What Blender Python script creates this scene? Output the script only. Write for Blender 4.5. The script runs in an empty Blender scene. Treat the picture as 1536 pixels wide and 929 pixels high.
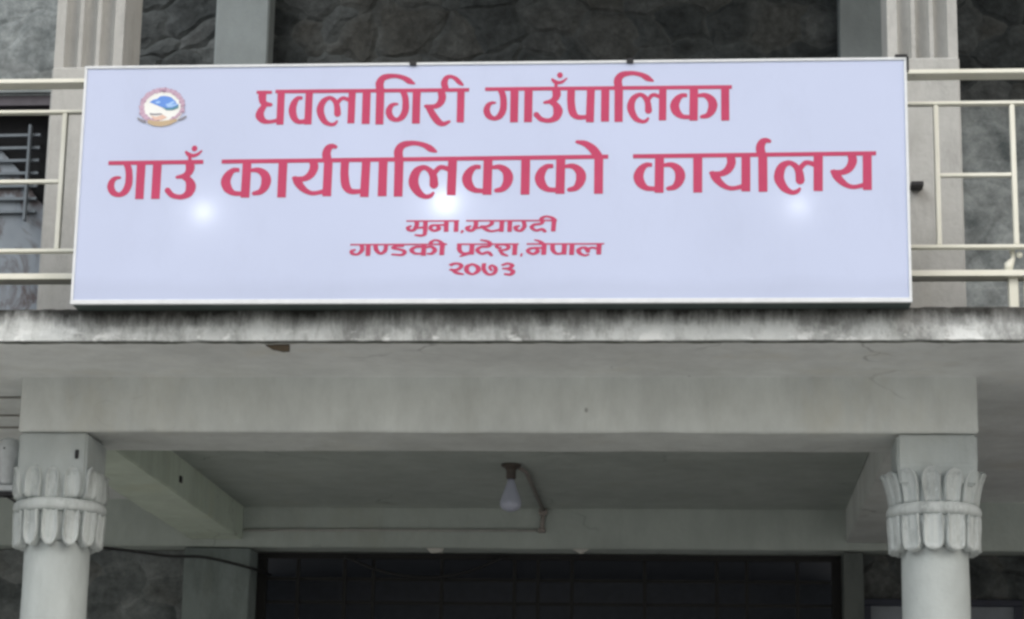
import bpy, bmesh, math, random
from mathutils import Vector, Matrix, noise
random.seed(7)
S = bpy.context.scene
COL = S.collection
PI = math.pi

# ------------------------------------------------------------------ camera
def camera(yaw, pitch, roll, f_px):
    cy, sy, cp, sp, cr, sr = (math.cos(yaw), math.sin(yaw), math.cos(pitch), math.sin(pitch), math.cos(roll), math.sin(roll))
    f = Vector((sy * cp, cy * cp, sp)); r = Vector((cy, -sy, 0)); u = r.cross(f)
    r2 = r * cr + u * sr; u2 = u * cr - r * sr
    cam = bpy.data.cameras.new('camera'); o = bpy.data.objects.new('camera', cam); COL.objects.link(o)
    m = Matrix((r2, u2, -f)).transposed().to_4x4(); m.translation = (0, 0, 1.6)
    o.matrix_world = m
    cam.sensor_fit = 'HORIZONTAL'; cam.sensor_width = 36; cam.lens = 36 * f_px / 1536
    cam.clip_start = .05; cam.clip_end = 2000
    S.camera = o
camera(math.radians(-4.79486), math.radians(13.4503), math.radians(.98323), 3454)

# ------------------------------------------------------------------ sky, sun, exposure
SUN_EL, SUN_AZ = math.radians(38), math.radians(-42)      # azimuth from straight in front of the facade, towards the left
W = bpy.data.worlds.new('World'); S.world = W; W.use_nodes = True
nt = W.node_tree; bg = nt.nodes['Background']
sky = nt.nodes.new('ShaderNodeTexSky'); sky.sky_type = 'NISHITA'; sky.sun_disc = False
sky.sun_elevation = SUN_EL; sky.sun_rotation = PI + SUN_AZ
sky.air_density = 1.0; sky.dust_density = 4.0; sky.ozone_density = 1.0
hs = nt.nodes.new('ShaderNodeHueSaturation'); hs.inputs['Saturation'].default_value = .6
nt.links.new(sky.outputs[0], hs.inputs['Color']); nt.links.new(hs.outputs[0], bg.inputs['Color'])
bg.inputs['Strength'].default_value = .10
sl = bpy.data.lights.new('sun', 'SUN'); sl.energy = 1.45; sl.angle = math.radians(42); sl.color = (1, .985, .955)
so = bpy.data.objects.new('sun', sl); COL.objects.link(so)
d = Vector((math.sin(SUN_AZ) * math.cos(SUN_EL), -math.cos(SUN_AZ) * math.cos(SUN_EL), math.sin(SUN_EL)))
so.rotation_euler = d.to_track_quat('Z', 'Y').to_euler(); so.location = d * 30
vs = S.view_settings; S.display_settings.display_device = 'sRGB'
vs.view_transform = 'Standard'; vs.look = 'None'; vs.gamma = 1; vs.use_curve_mapping = False
vs.exposure = 0.5
S.render.engine = 'CYCLES'
cy = S.cycles
cy.max_bounces = 8; cy.diffuse_bounces = 5; cy.glossy_bounces = 3; cy.transmission_bounces = 4
cy.use_denoising = True; cy.sample_clamp_indirect = 4
cy.filter_width = 2.9                                        # a soft lens

# ------------------------------------------------------------------ materials
class Mat:
    """small node builder round one Principled BSDF"""
    def __init__(s, name, color=(.5, .5, .5), rough=.7, metal=0, spec=.5):
        s.m = bpy.data.materials.new(name); s.m.use_nodes = True
        s.t = s.m.node_tree; s.b = s.t.nodes['Principled BSDF']
        s.b.inputs['Base Color'].default_value = (*color, 1); s.b.inputs['Roughness'].default_value = rough
        s.b.inputs['Metallic'].default_value = metal; s.b.inputs['Specular IOR Level'].default_value = spec
        s.co = None; s.h = None
    def coord(s, scale=(1, 1, 1)):
        if not s.co:
            s.co = s.t.nodes.new('ShaderNodeNewGeometry')
        mp = s.t.nodes.new('ShaderNodeMapping'); mp.inputs['Scale'].default_value = scale
        s.t.links.new(s.co.outputs['Position'], mp.inputs['Vector']); return mp.outputs[0]
    def noise(s, scale, detail=4, rough=.55, stretch=(1, 1, 1), dist=0):
        n = s.t.nodes.new('ShaderNodeTexNoise'); n.inputs['Scale'].default_value = scale; n.inputs['Detail'].default_value = detail
        n.inputs['Roughness'].default_value = rough; n.inputs['Distortion'].default_value = dist
        s.t.links.new(s.coord(stretch), n.inputs['Vector']); return n.outputs['Fac']
    def voro(s, scale, feature='F1', stretch=(1, 1, 1), warp=0):
        v = s.t.nodes.new('ShaderNodeTexVoronoi'); v.feature = feature; v.inputs['Scale'].default_value = scale
        c = s.coord(stretch)
        if warp:
            n = s.t.nodes.new('ShaderNodeTexNoise'); n.inputs['Scale'].default_value = 2.5; n.inputs['Detail'].default_value = 3
            s.t.links.new(c, n.inputs['Vector'])
            a = s.t.nodes.new('ShaderNodeVectorMath'); a.operation = 'MULTIPLY_ADD'; a.inputs[1].default_value = (warp,) * 3
            s.t.links.new(n.outputs['Color'], a.inputs[0]); s.t.links.new(c, a.inputs[2]); c = a.outputs[0]
        s.t.links.new(c, v.inputs['Vector']); return v
    def ramp(s, fac, stops, interp='LINEAR'):
        r = s.t.nodes.new('ShaderNodeValToRGB'); r.color_ramp.interpolation = interp; e = r.color_ramp.elements
        while len(e) < len(stops): e.new(.5)
        for el, (p, c) in zip(e, stops):
            el.position = p; el.color = (*(c if hasattr(c, '__len__') else (c,) * 3), 1)
        s.t.links.new(fac, r.inputs['Fac']); return r.outputs['Color']
    def mix(s, fac, a, b, mode='MIX'):
        n = s.t.nodes.new('ShaderNodeMix'); n.data_type = 'RGBA'; n.blend_type = mode
        for v, i in ((fac, 0), (a, 6), (b, 7)):
            if hasattr(v, 'is_linked'): s.t.links.new(v, n.inputs[i])
            elif i: n.inputs[i].default_value = (*v, 1)
            else: n.inputs[i].default_value = v
        return n.outputs[2]
    def math(s, op, a, b=0.0):
        n = s.t.nodes.new('ShaderNodeMath'); n.operation = op; n.use_clamp = False
        for i, v in ((0, a), (1, b)):
            if hasattr(v, 'is_linked'): s.t.links.new(v, n.inputs[i])
            else: n.inputs[i].default_value = v
        return n.outputs[0]
    def height(s, z0, z1):
        """0 at z0, 1 at z1"""
        x = s.t.nodes.new('ShaderNodeSeparateXYZ'); s.t.links.new(s.coord(), x.inputs[0])
        r = s.t.nodes.new('ShaderNodeMapRange'); r.inputs[1].default_value = z0; r.inputs[2].default_value = z1
        s.t.links.new(x.outputs[2], r.inputs[0]); return r.outputs[0]
    def color(s, sock): s.t.links.new(sock, s.b.inputs['Base Color']); return s
    def bump(s, h, strength=.3, dist=.01):
        n = s.t.nodes.new('ShaderNodeBump'); n.inputs['Strength'].default_value = strength; n.inputs['Distance'].default_value = dist
        s.t.links.new(h, n.inputs['Height']); s.t.links.new(n.outputs[0], s.b.inputs['Normal']); return s

def plaster(name, base, dirt, amount=.5, spots=True, rough=.85, grime=0):
    m = Mat(name, base, rough, spec=.25)
    lo = tuple(c * .78 for c in base); hi = tuple(min(1, c * 1.12) for c in base)
    c = m.mix(.5, m.ramp(m.noise(1.7, 5), [(.3, lo), (.7, hi)]), m.ramp(m.noise(7.5, 6, .68, (1, 1, .45)), [(.3, lo), (.7, hi)]))
    st = m.ramp(m.noise(3.2, 6, .7, (1, 1, .35)), [(.52, 0.0), (.78, 1.0)])
    c = m.mix(m.math('MULTIPLY', st, amount), c, dirt)
    if spots:
        v = m.voro(5.5 if spots < 2 else 8, 'F1', (1, 1, .7))
        sp = m.ramp(v.outputs['Distance'], [(0.0, 1.0), (.03, .9), (.055, 0.0)])
        keep = m.ramp(m.noise(2.3, 2), [(.5 - .12 * (spots > 1), 0.0), (.56 - .12 * (spots > 1), 1.0)])
        c = m.mix(m.math('MULTIPLY', m.math('MULTIPLY', sp, keep), .6), c, (.06, .06, .05))
    if name in ('painted_plaster', 'slab_soffit_plaster', 'ceiling_plaster', 'mossy_plaster'):
      cd = m.voro(.9, 'DISTANCE_TO_EDGE', (1, 1, 1.6), .5).outputs['Distance']
      ck = m.math('MULTIPLY', m.ramp(cd, [(.002, 1.0), (.008, 0.0)]), m.ramp(m.noise(1.1, 3), [(.50, 0.0), (.58, .55)]))
      c = m.mix(ck, c, tuple(x * .35 for x in base))
    if grime:
        gr = m.ramp(m.noise(16, 7, .78, (1, 1, .3)), [(.50, 0.0), (.72, 1.0)])
        c = m.mix(m.math('MULTIPLY', gr, grime), c, tuple(x * .42 for x in base))
        wr = m.ramp(m.noise(30, 5, .7), [(.62, 0.0), (.70, 1.0)])
        c = m.mix(m.math('MULTIPLY', wr, grime * .8), c, tuple(min(.8, x * 1.35) for x in base))
    rust = m.ramp(m.noise(1.4, 5, .7, (1, 1, .5)), [(.56, 0.0), (.80, .5)])
    c = m.mix(rust, c, (base[0] * .84, base[1] * .76, base[2] * .62))
    m.color(c)
    hb = m.math('ADD', m.noise(38, 5, .6), m.math('MULTIPLY', m.noise(6, 4, .6), 2.2))
    m.bump(hb, .35, .007)
    return m.m

M = {}
M['beam'] = plaster('painted_plaster', (.625, .655, .635), (.45, .465, .43), .6, True, .85, .12)
M['beam_green'] = plaster('mossy_plaster', (.59, .665, .565), (.40, .46, .36), .6)
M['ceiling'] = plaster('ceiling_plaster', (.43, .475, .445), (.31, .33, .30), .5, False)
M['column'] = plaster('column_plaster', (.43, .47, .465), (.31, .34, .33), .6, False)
M['carved'] = plaster('carved_plaster', (.50, .54, .535), (.30, .33, .31), .8, False, .9, .8)
M['pilaster'] = plaster('pilaster_plaster', (.425, .43, .415), (.29, .29, .265), .75, 2, .85, .35)
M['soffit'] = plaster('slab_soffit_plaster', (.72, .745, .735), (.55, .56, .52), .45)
M['dark_plaster'] = plaster('dark_patchy_plaster', (.20, .235, .23), (.07, .085, .08), .85, False)  # dark grey with darker patches at random, left rear pilaster
M['blackish_plaster'] = plaster('blackish_plaster', (.12, .135, .13), (.03, .035, .03), .9, False)  # nearly black, blotchy tone for the right rear pilaster
M['grey'] = plaster('grey_plaster', (.30, .335, .34), (.24, .26, .26), .35, False)

def rubble(name, k, smear0, smear1, amt, bmp):
    m = Mat(name, (.1, .1, .1), .9, spec=.2)
    v = m.voro(3.1, 'F1', (1, 1, 1.25), .3); edge = m.voro(3.1, 'DISTANCE_TO_EDGE', (1, 1, 1.25), .3)
    sep = m.t.nodes.new('ShaderNodeSeparateColor'); m.t.links.new(v.outputs['Color'], sep.inputs[0])
    stone = m.ramp(sep.outputs[0], [(p, tuple(x * k for x in c)) for p, c in ((0.0, (.06, .068, .07)), (.35, (.11, .122, .124)), (.6, (.15, .16, .16)), (.8, (.115, .115, .105)), (1.0, (.20, .215, .215)))])
    stone = m.mix(.8, stone, m.ramp(m.noise(7, 7, .7), [(.25, .3), (.75, 1.6)]), 'MULTIPLY')
    stone = m.mix(.4, stone, m.ramp(m.noise(19, 5, .75), [(.35, .45), (.65, 1.7)]), 'MULTIPLY')
    joint = m.ramp(edge.outputs['Distance'], [(.01, 1.0), (.12, 0.0)])
    smear = m.ramp(m.noise(1.9, 6, .7), [(smear0, 0.0), (smear1, 1.0)])
    mortar = m.ramp(m.noise(5, 8, .76), [(.34, tuple(x * k for x in (.085, .098, .10))), (.66, tuple(x * k for x in (.31, .335, .335)))])
    c = m.mix(m.math('MULTIPLY', joint, .35), stone, mortar)
    c = m.mix(m.math('MULTIPLY', smear, amt), c, mortar)
    crack = m.ramp(m.voro(1.3, 'DISTANCE_TO_EDGE', (1, 1, 1), .6).outputs['Distance'], [(.006, 1.0), (.03, 0.0)])
    c = m.mix(m.math('MULTIPLY', crack, .2), c, (.05 * k, .055 * k, .055 * k))
    m.color(c)
    hh = m.math('ADD', m.math('MULTIPLY', m.ramp(edge.outputs['Distance'], [(0.0, 0.0), (.12, 1.0)]), .7), m.math('MULTIPLY', m.noise(14, 6, .7), .6))
    m.bump(hh, bmp, .04); M[name] = m.m
rubble('rubble_stone', .60, .55, .75, .45, 1.0)
rubble('mid_smeared_stone', .95, .38, .60, .85, .5)  # the smeared rubble in a middle tone, for the lower left wall
rubble('cement_smeared_stone', 1.5, .30, .52, .92, .28)
m = Mat('weathered_concrete', (.4, .4, .4), .9, spec=.2)
c = m.ramp(m.noise(5, 6, .7), [(.3, (.46, .485, .48)), (.7, (.62, .65, .645))])
stre = m.noise(8, 6, .72, (1, 1, .13)); fine = m.noise(36, 5, .7, (1, 1, .10)); big = m.noise(2.2, 4, .6, (1, 1, .5))
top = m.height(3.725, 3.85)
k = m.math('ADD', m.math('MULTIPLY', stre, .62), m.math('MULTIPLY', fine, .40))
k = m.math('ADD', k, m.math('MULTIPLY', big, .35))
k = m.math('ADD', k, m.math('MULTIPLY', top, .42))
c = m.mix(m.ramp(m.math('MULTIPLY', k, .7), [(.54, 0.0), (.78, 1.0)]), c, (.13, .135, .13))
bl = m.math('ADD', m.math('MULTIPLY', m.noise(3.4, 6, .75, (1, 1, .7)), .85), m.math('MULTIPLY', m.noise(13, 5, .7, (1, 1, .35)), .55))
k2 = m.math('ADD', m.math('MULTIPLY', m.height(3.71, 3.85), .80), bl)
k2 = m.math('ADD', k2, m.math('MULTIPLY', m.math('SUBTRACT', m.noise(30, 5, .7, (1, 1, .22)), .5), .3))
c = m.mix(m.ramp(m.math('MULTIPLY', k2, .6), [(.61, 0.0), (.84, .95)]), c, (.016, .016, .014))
bl2 = m.math('ADD', m.math('MULTIPLY', m.noise(3.3, 6, .75, (1, 1, .6)), .8), m.math('MULTIPLY', m.noise(22, 5, .7, (1, 1, .5)), .3))
c = m.mix(m.ramp(bl2, [(.53, 0.0), (.68, .6)]), c, (.10, .10, .095))
ch = m.ramp(m.noise(9, 5, .6, (1, 1, 1.6)), [(.56, 0.0), (.62, 1.0)])
c = m.mix(m.math('MULTIPLY', ch, m.ramp(m.height(3.70, 3.765), [(.0, .95), (1.0, 0.0)])), c, (.72, .745, .74))
c = m.mix(m.ramp(m.height(3.692, 3.706), [(.2, 1.0), (.8, 0.0)]), c, (.05, .055, .045))
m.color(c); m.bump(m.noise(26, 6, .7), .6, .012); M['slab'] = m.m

def simple(name, color, rough=.6, metal=0, var=.12, scale=20, spec=.4):
    m = Mat(name, color, rough, metal, spec)
    m.color(m.ramp(m.noise(scale, 4), [(.3, tuple(c * (1 - var) for c in color)), (.7, tuple(min(1, c * (1 + var)) for c in color))]))
    return m.m
m = Mat('cream_paint', (.70, .70, .58), .38, 0, .5)
c = m.ramp(m.noise(3, 4, .6), [(.3, (.62, .62, .53)), (.7, (.74, .74, .66))])
m.color(m.mix(m.ramp(m.noise(26, 5, .7), [(.64, 0.0), (.72, .55)]), c, (.30, .26, .18))); M['rail'] = m.m
M['aluminium'] = simple('white_aluminium', (.64, .67, .69), .35, 0, .06)
M['case'] = simple('dark_sheet_metal', (.06, .085, .08), .55)
M['black'] = simple('black_metal', (.016, .016, .018), .55)
M['bar'] = simple('black_painted_bar', (.006, .006, .006), .6)
M['cable'] = simple('black_cable', (.012, .012, .013), .5)
M['brown'] = simple('brown_bakelite', (.06, .048, .04), .45)
M['wood'] = simple('weathered_wood', (.045, .034, .02), .85)
M['conduit'] = simple('pvc_conduit', (.26, .235, .215), .5)
M['conduit_pale'] = simple('painted_conduit', (.36, .36, .34), .5)
M['frame_blue'] = simple('dark_blue_frame', (.010, .014, .03), .45)
M['paper'] = simple('grey_print', (.155, .175, .20), .5, 0, .2, 6)
M['maroon'] = simple('maroon_print', (.03, .012, .014), .5)
M['scrap'] = simple('dirty_white_scrap', (.55, .54, .50), .9)
M['white_fix'] = simple('white_enamel', (.52, .55, .56), .5)
M['asphalt'] = simple('dusty_ground', (.44, .435, .41), .95, 0, .25, 1.2)
M['tile'] = simple('porch_tile', (.085, .08, .077), .6, 0, .15, 3)
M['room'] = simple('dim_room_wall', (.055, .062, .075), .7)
M['window_frame'] = simple('mauve_window_frame', (.11, .10, .115), .6)
M['louvre'] = simple('pale_louvre', (.17, .20, .225), .4)
M['dark_void'] = simple('dark_room', (.012, .013, .015), .8)
m = Mat('streaked_curtain', (.25, .29, .33), .9)
dg = m.ramp(m.noise(4.5, 5, .65, (1.0, 1, .55), 1.2), [(.47, 0.0), (.60, 1.0)])
m.color(m.mix(m.math('MULTIPLY', dg, .8), m.ramp(m.noise(2.2, 3), [(.3, (.19, .22, .25)), (.7, (.29, .33, .37))]), (.085, .06, .055))); M['curtain'] = m.m
m = Mat('dark_glass', (.012, .014, .018), .08); M['glass'] = m.m
m = Mat('milky_bulb', (.50, .53, .64), .35); m.b.inputs['Transmission Weight'].default_value = .15; M['bulb'] = m.m

# backlit flex: a diffuse sheet that also lets light through
m = Mat('white_flex_sheet'); t = m.t; t.nodes.remove(m.b)
FLEX = (.545, .61, .80)
df = t.nodes.new('ShaderNodeBsdfDiffuse'); tl = t.nodes.new('ShaderNodeBsdfTranslucent'); mx = t.nodes.new('ShaderNodeMixShader')
df.inputs['Color'].default_value = (*FLEX, 1)
m.b = df
col = m.ramp(m.noise(1.1, 3), [(.3, tuple(c * .97 for c in FLEX)), (.7, tuple(min(1, c * 1.03) for c in FLEX))]); 
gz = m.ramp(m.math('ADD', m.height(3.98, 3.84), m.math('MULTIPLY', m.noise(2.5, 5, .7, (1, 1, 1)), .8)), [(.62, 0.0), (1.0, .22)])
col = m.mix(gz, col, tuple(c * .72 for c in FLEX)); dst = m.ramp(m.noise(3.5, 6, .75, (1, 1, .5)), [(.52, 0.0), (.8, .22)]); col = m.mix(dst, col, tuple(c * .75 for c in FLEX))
t.links.new(col, df.inputs['Color'])
bp = t.nodes.new('ShaderNodeBump'); bp.inputs['Strength'].default_value = .55; bp.inputs['Distance'].default_value = .02
t.links.new(m.math('ADD', m.noise(1.3, 3, .5, (1, 1, .35)), m.math('MULTIPLY', m.noise(5, 3, .5, (.5, 1, .7)), .12)), bp.inputs['Height']); t.links.new(bp.outputs[0], df.inputs['Normal'])
tl.inputs['Color'].default_value = (.9, .93, 1, 1); mx.inputs[0].default_value = .12
t.links.new(df.outputs[0], mx.inputs[1]); t.links.new(tl.outputs[0], mx.inputs[2])
t.links.new(mx.outputs[0], t.nodes['Material Output'].inputs['Surface']); M['flex'] = m.m
def ink(name, c): M[name] = simple(name, c, .55, 0, .05, 9, .2)
ink('red_ink', (.445, .056, .125)); ink('mountain_blue', (.13, .27, .66)); ink('pale_blue_ink', (.34, .52, .80)); ink('crimson_ink', (.38, .25, .35))
ink('rose_ink', (.50, .36, .46)); ink('tan_ink', (.46, .36, .24)); ink('grey_ink', (.24, .23, .26)); ink('cream_ink', (.74, .76, .74)); ink('teal_ink', (.10, .24, .30)); ink('skin_ink', (.66, .46, .38))
def lamp_mat(name, color, e):
    m = Mat(name, (.8, .8, .8)); m.b.inputs['Emission Color'].default_value = (*color, 1); m.b.inputs['Emission Strength'].default_value = e; return m.m
for i_, e_ in enumerate((34, 64, 22)): M['sign_lamp%d' % i_] = lamp_mat('lit_sign_lamp', (.95, .97, 1), e_)

# ------------------------------------------------------------------ mesh helpers
class MB:
    def __init__(s): s.b = bmesh.new()
    def box(s, x0, x1, y0, y1, z0, z1, bev=0, seg=1):
        vs = [s.b.verts.new((x, y, z)) for x in (x0, x1) for y in (y0, y1) for z in (z0, z1)]
        fs = [s.b.faces.new([vs[i] for i in q]) for q in ((0, 1, 3, 2), (4, 6, 7, 5), (0, 4, 5, 1), (2, 3, 7, 6), (0, 2, 6, 4), (1, 5, 7, 3))]
        if bev:
            es = list({e for f in fs for e in f.edges})
            bmesh.ops.bevel(s.b, geom=es, offset=bev, segments=seg, affect='EDGES', profile=.5)
        return s
    def tube(s, pts, r, n=14, cap=True):
        pts = [Vector(p) for p in pts]; rings = []
        rs = r if hasattr(r, '__len__') else [r] * len(pts)
        up = Vector((0, 0, 1))
        for i, p in enumerate(pts):
            t = (pts[min(i + 1, len(pts) - 1)] - pts[max(i - 1, 0)]).normalized()
            a = t.cross(up if abs(t.z) < .9 else Vector((1, 0, 0))).normalized(); b = t.cross(a)
            rings.append([s.b.verts.new(p + (a * math.cos(2 * PI * k / n) + b * math.sin(2 * PI * k / n)) * rs[i]) for k in range(n)])
        for A, B in zip(rings, rings[1:]):
            for k in range(n):
                f = s.b.faces.new((A[k], A[(k + 1) % n], B[(k + 1) % n], B[k])); f.smooth = True
        if cap:
            s.b.faces.new(rings[0]); s.b.faces.new(rings[-1][::-1])
        return s
    def lathe(s, c, prof, n=40):
        """prof: (r, z) from the top or the bottom, round the vertical through c"""
        rings = [[s.b.verts.new((c[0] + r * math.cos(2 * PI * k / n), c[1] + r * math.sin(2 * PI * k / n), c[2] + z)) for k in range(n)] for r, z in prof]
        for A, B in zip(rings, rings[1:]):
            for k in range(n):
                f = s.b.faces.new((A[k], A[(k + 1) % n], B[(k + 1) % n], B[k])); f.smooth = True
        s.b.faces.new(rings[0]); s.b.faces.new(rings[-1])
        return s
    def prism(s, poly, y0, y1):
        """poly (x, z) pushed from y0 to y1"""
        A = [s.b.verts.new((x, y0, z)) for x, z in poly]; B = [s.b.verts.new((x, y1, z)) for x, z in poly]
        n = len(poly); s.b.faces.new(A); s.b.faces.new(B[::-1])
        for k in range(n): s.b.faces.new((A[k], B[k], B[(k + 1) % n], A[(k + 1) % n]))
        return s
    def column(s, poly, z0, z1):
        """poly (x, y) raised from z0 to z1"""
        A = [s.b.verts.new((x, y, z0)) for x, y in poly]; B = [s.b.verts.new((x, y, z1)) for x, y in poly]
        n = len(poly); s.b.faces.new(A[::-1]); s.b.faces.new(B)
        for k in range(n): s.b.faces.new((A[k], A[(k + 1) % n], B[(k + 1) % n], B[k]))
        return s
    def build(s, name, mat, parent=None):
        bmesh.ops.recalc_face_normals(s.b, faces=s.b.faces)
        me = bpy.data.meshes.new(name); s.b.to_mesh(me); s.b.free()
        me.materials.append(M[mat] if isinstance(mat, str) else mat)
        o = bpy.data.objects.new(name, me); COL.objects.link(o)
        if parent: link(o, parent)
        return o
def link(o, parent):
    o.parent = parent
    if parent.parent is None: o.matrix_parent_inverse = Matrix.Translation(-parent.location)   # parts are modelled in world metres
def empty(name, loc=(0, 0, 0)):
    o = bpy.data.objects.new(name, None); COL.objects.link(o); o.location = loc; o.empty_display_size = .2; return o
def tag(o, label=None, cat=None, group=None, kind=None):
    if label: o['label'] = label
    if cat: o['category'] = cat
    if group: o['group'] = group
    if kind: o['kind'] = kind
    return o
def box(name, mat, parent, *a, **k): return MB().box(*a, **k).build(name, mat, parent)

def roughen(o, amp, scale, seed=0):
    """hand-trowelled unevenness"""
    for v in o.data.vertices:
        p = v.co * scale + Vector((seed, seed * 2.1, 0))
        v.co += Vector((noise.noise(p), noise.noise(p + Vector((31, 7, 3))), noise.noise(p + Vector((5, 17, 41))))) * amp
    return o
def plastered(name, mat, parent, x0, x1, y0, y1, z0, z1, amp=.0035, step=.07):
    """a box of plaster whose faces and arrises wander by a few millimetres"""
    bm = bmesh.new(); bmesh.ops.create_cube(bm, size=1)
    for v in bm.verts: v.co = Vector(((x0 + x1) / 2 + v.co.x * (x1 - x0), (y0 + y1) / 2 + v.co.y * (y1 - y0), (z0 + z1) / 2 + v.co.z * (z1 - z0)))
    bmesh.ops.bevel(bm, geom=list(bm.edges), offset=.006, segments=2, affect='EDGES')
    for ax, (a, b) in enumerate(((x0, x1), (y0, y1), (z0, z1))):
        n = max(1, min(160, int((b - a) / step)))
        for k in range(1, n):
            co = Vector((0, 0, 0)); no = Vector((0, 0, 0)); co[ax] = a + (b - a) * k / n; no[ax] = 1
            bmesh.ops.bisect_plane(bm, geom=bm.verts[:] + bm.edges[:] + bm.faces[:], plane_co=co, plane_no=no)
    for v in bm.verts:
        p = v.co * 2.3; q = v.co * 9
        d_ = Vector((noise.noise(p), noise.noise(p + Vector((31, 7, 3))), noise.noise(p + Vector((5, 17, 41))))) * amp
        d_ += Vector((noise.noise(q), noise.noise(q + Vector((3, 71, 3))), noise.noise(q + Vector((52, 7, 1))))) * amp * .5
        v.co += d_
    m = MB(); m.b.free(); m.b = bm
    return m.build(name, mat, parent)

# ------------------------------------------------------------------ ground
g = MB(); g.box(-400, 400, -400, 400, -.3, 0); tag(g.build('ground', 'asphalt'), kind='structure')
g = MB(); g.box(-3.1, 7, 9.4, 13.7, .004, .45); tag(g.build('unseen_porch_floor', 'tile'), kind='structure')  # out of view; kept dark and stopped short at the left to steer bounced light

# ------------------------------------------------------------------ the building
XL0, XL1, XR0, XR1 = -3.06, -2.74, .856, 1.206        # left and right portico columns
YB = 13.6                                             # back beam and back pilasters
ZB, ZC, ZF = 3.442, 3.69, 3.845                       # beam soffit, slab soffit, balcony floor
B = empty('office_building', (-.9, 11.5, 0))
tag(B, 'two storey building of dark rubble stone with grey plastered beams, columns and balcony slab', 'building')

# rubble walls: below (either side of the doorway) and above (with a window opening at the left)
box('stone_wall', 'mid_smeared_stone', B, -9, -2.95, 13.78, 14.1, 0, 3.40)
box('stone_wall', 'rubble_stone', B, .90, 7, 13.78, 14.1, 0, 3.40)
box('stone_wall', 'rubble_stone', B, -4.06, 1.3, 13.78, 14.1, 3.85, 8.6)
box('stone_wall', 'rubble_stone', B, 1.302, 7, 13.781, 14.1, 6.24, 8.6)
box('stone_wall', 'cement_smeared_stone', B, 1.302, 7, 13.778, 14.1, 3.85, 6.238)
box('stone_wall', 'cement_smeared_stone', B, -9, -4.062, 13.78, 14.1, 6.32, 8.6)
box('stone_wall', 'cement_smeared_stone', B, -9, -5.7, 13.78, 14.1, 3.85, 6.318)
box('stone_wall', 'cement_smeared_stone', B, -5.698, -4.062, 13.78, 14.1, 3.85, 4.7)
# balcony slab with a rough, chipped front edge
def slab():
    bm = bmesh.new(); x0, x1, y0, y1 = -9.0, 7.0, 9.3, 13.76
    n = 640; prof = [(y1, ZF), (y0 + .03, ZF), (y0, ZF - .012), (y0, ZF - .05), (y0, ZF - .10), (y0, ZC + .012), (y0 + .012, ZC), (y0 + .06, ZC), (y1, ZC)]
    rows = []
    for i in range(n + 1):
        x = x0 + (x1 - x0) * i / n; r = []
        for j, (y, z) in enumerate(prof):
            if 1 <= j <= 7:
                a = noise.noise(Vector((x * 9, j * 1.7, 3))) ; b_ = noise.noise(Vector((x * 23, j * 2.1, 9)))
                y += .005 * a + .003 * b_ - .006 * max(0, noise.noise(Vector((x * 6, j * 3, 5))) - .3)
                if j in (1, 2): z += .006 * a + .005 * b_
                if j in (5, 6): z += .0035 * b_ + max(0, noise.noise(Vector((x * 4, 7, 1))) - .35) * .02
            r.append(bm.verts.new((x, y, z)))
        rows.append(r)
    for A, C_ in zip(rows, rows[1:]):
        for j in range(len(prof)):
            k = (j + 1) % len(prof); bm.faces.new((A[j], A[k], C_[k], C_[j]))
    bm.faces.new(rows[0]); bm.faces.new(rows[-1])
    m = MB(); m.b.free(); m.b = bm
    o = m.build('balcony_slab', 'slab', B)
    o.data.materials.append(M['soffit'])
    for p in o.data.polygons:
        if p.normal.z < -.6 and p.center.y > 9.33: p.material_index = 1
    return o
slab()
# beams
plastered('front_beam', 'beam', B, XL0, XR1 + .002, 10.0, 10.494, ZB, ZC + .03)
plastered('side_beam', 'beam_green', B, XL0 + .004, XL1, 10.502, YB - .004, ZB + .004, ZC + .03)
plastered('side_beam', 'beam', B, XR0, XR1 - .004, 10.502, YB - .004, ZB + .004, ZC + .03)
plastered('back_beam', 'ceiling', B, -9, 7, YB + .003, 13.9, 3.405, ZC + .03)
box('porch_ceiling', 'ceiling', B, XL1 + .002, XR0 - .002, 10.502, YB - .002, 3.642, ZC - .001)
# back pilasters, lower and upper
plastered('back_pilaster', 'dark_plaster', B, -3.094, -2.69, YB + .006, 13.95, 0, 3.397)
plastered('back_pilaster', 'blackish_plaster', B, .838, .955, YB + .05, 13.95, 0, 3.397)
box('upper_pilaster', 'grey', B, -3.062, -2.719, YB, 13.9, ZF + .002, 8.6, .01)
box('upper_pilaster', 'grey', B, .864, 1.17, YB, 13.9, ZF + .002, 8.6, .01)
box('shading_roof', 'ceiling', B, -3.4, 7, 9.4, 14.1, 8.602, 8.8)  # roof out of view; height and open left end shaped to shade the upper wall
box('roof_beam', 'beam', B, -3.4, 7, 10.13, 10.47, 8.302, 8.6)

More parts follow.
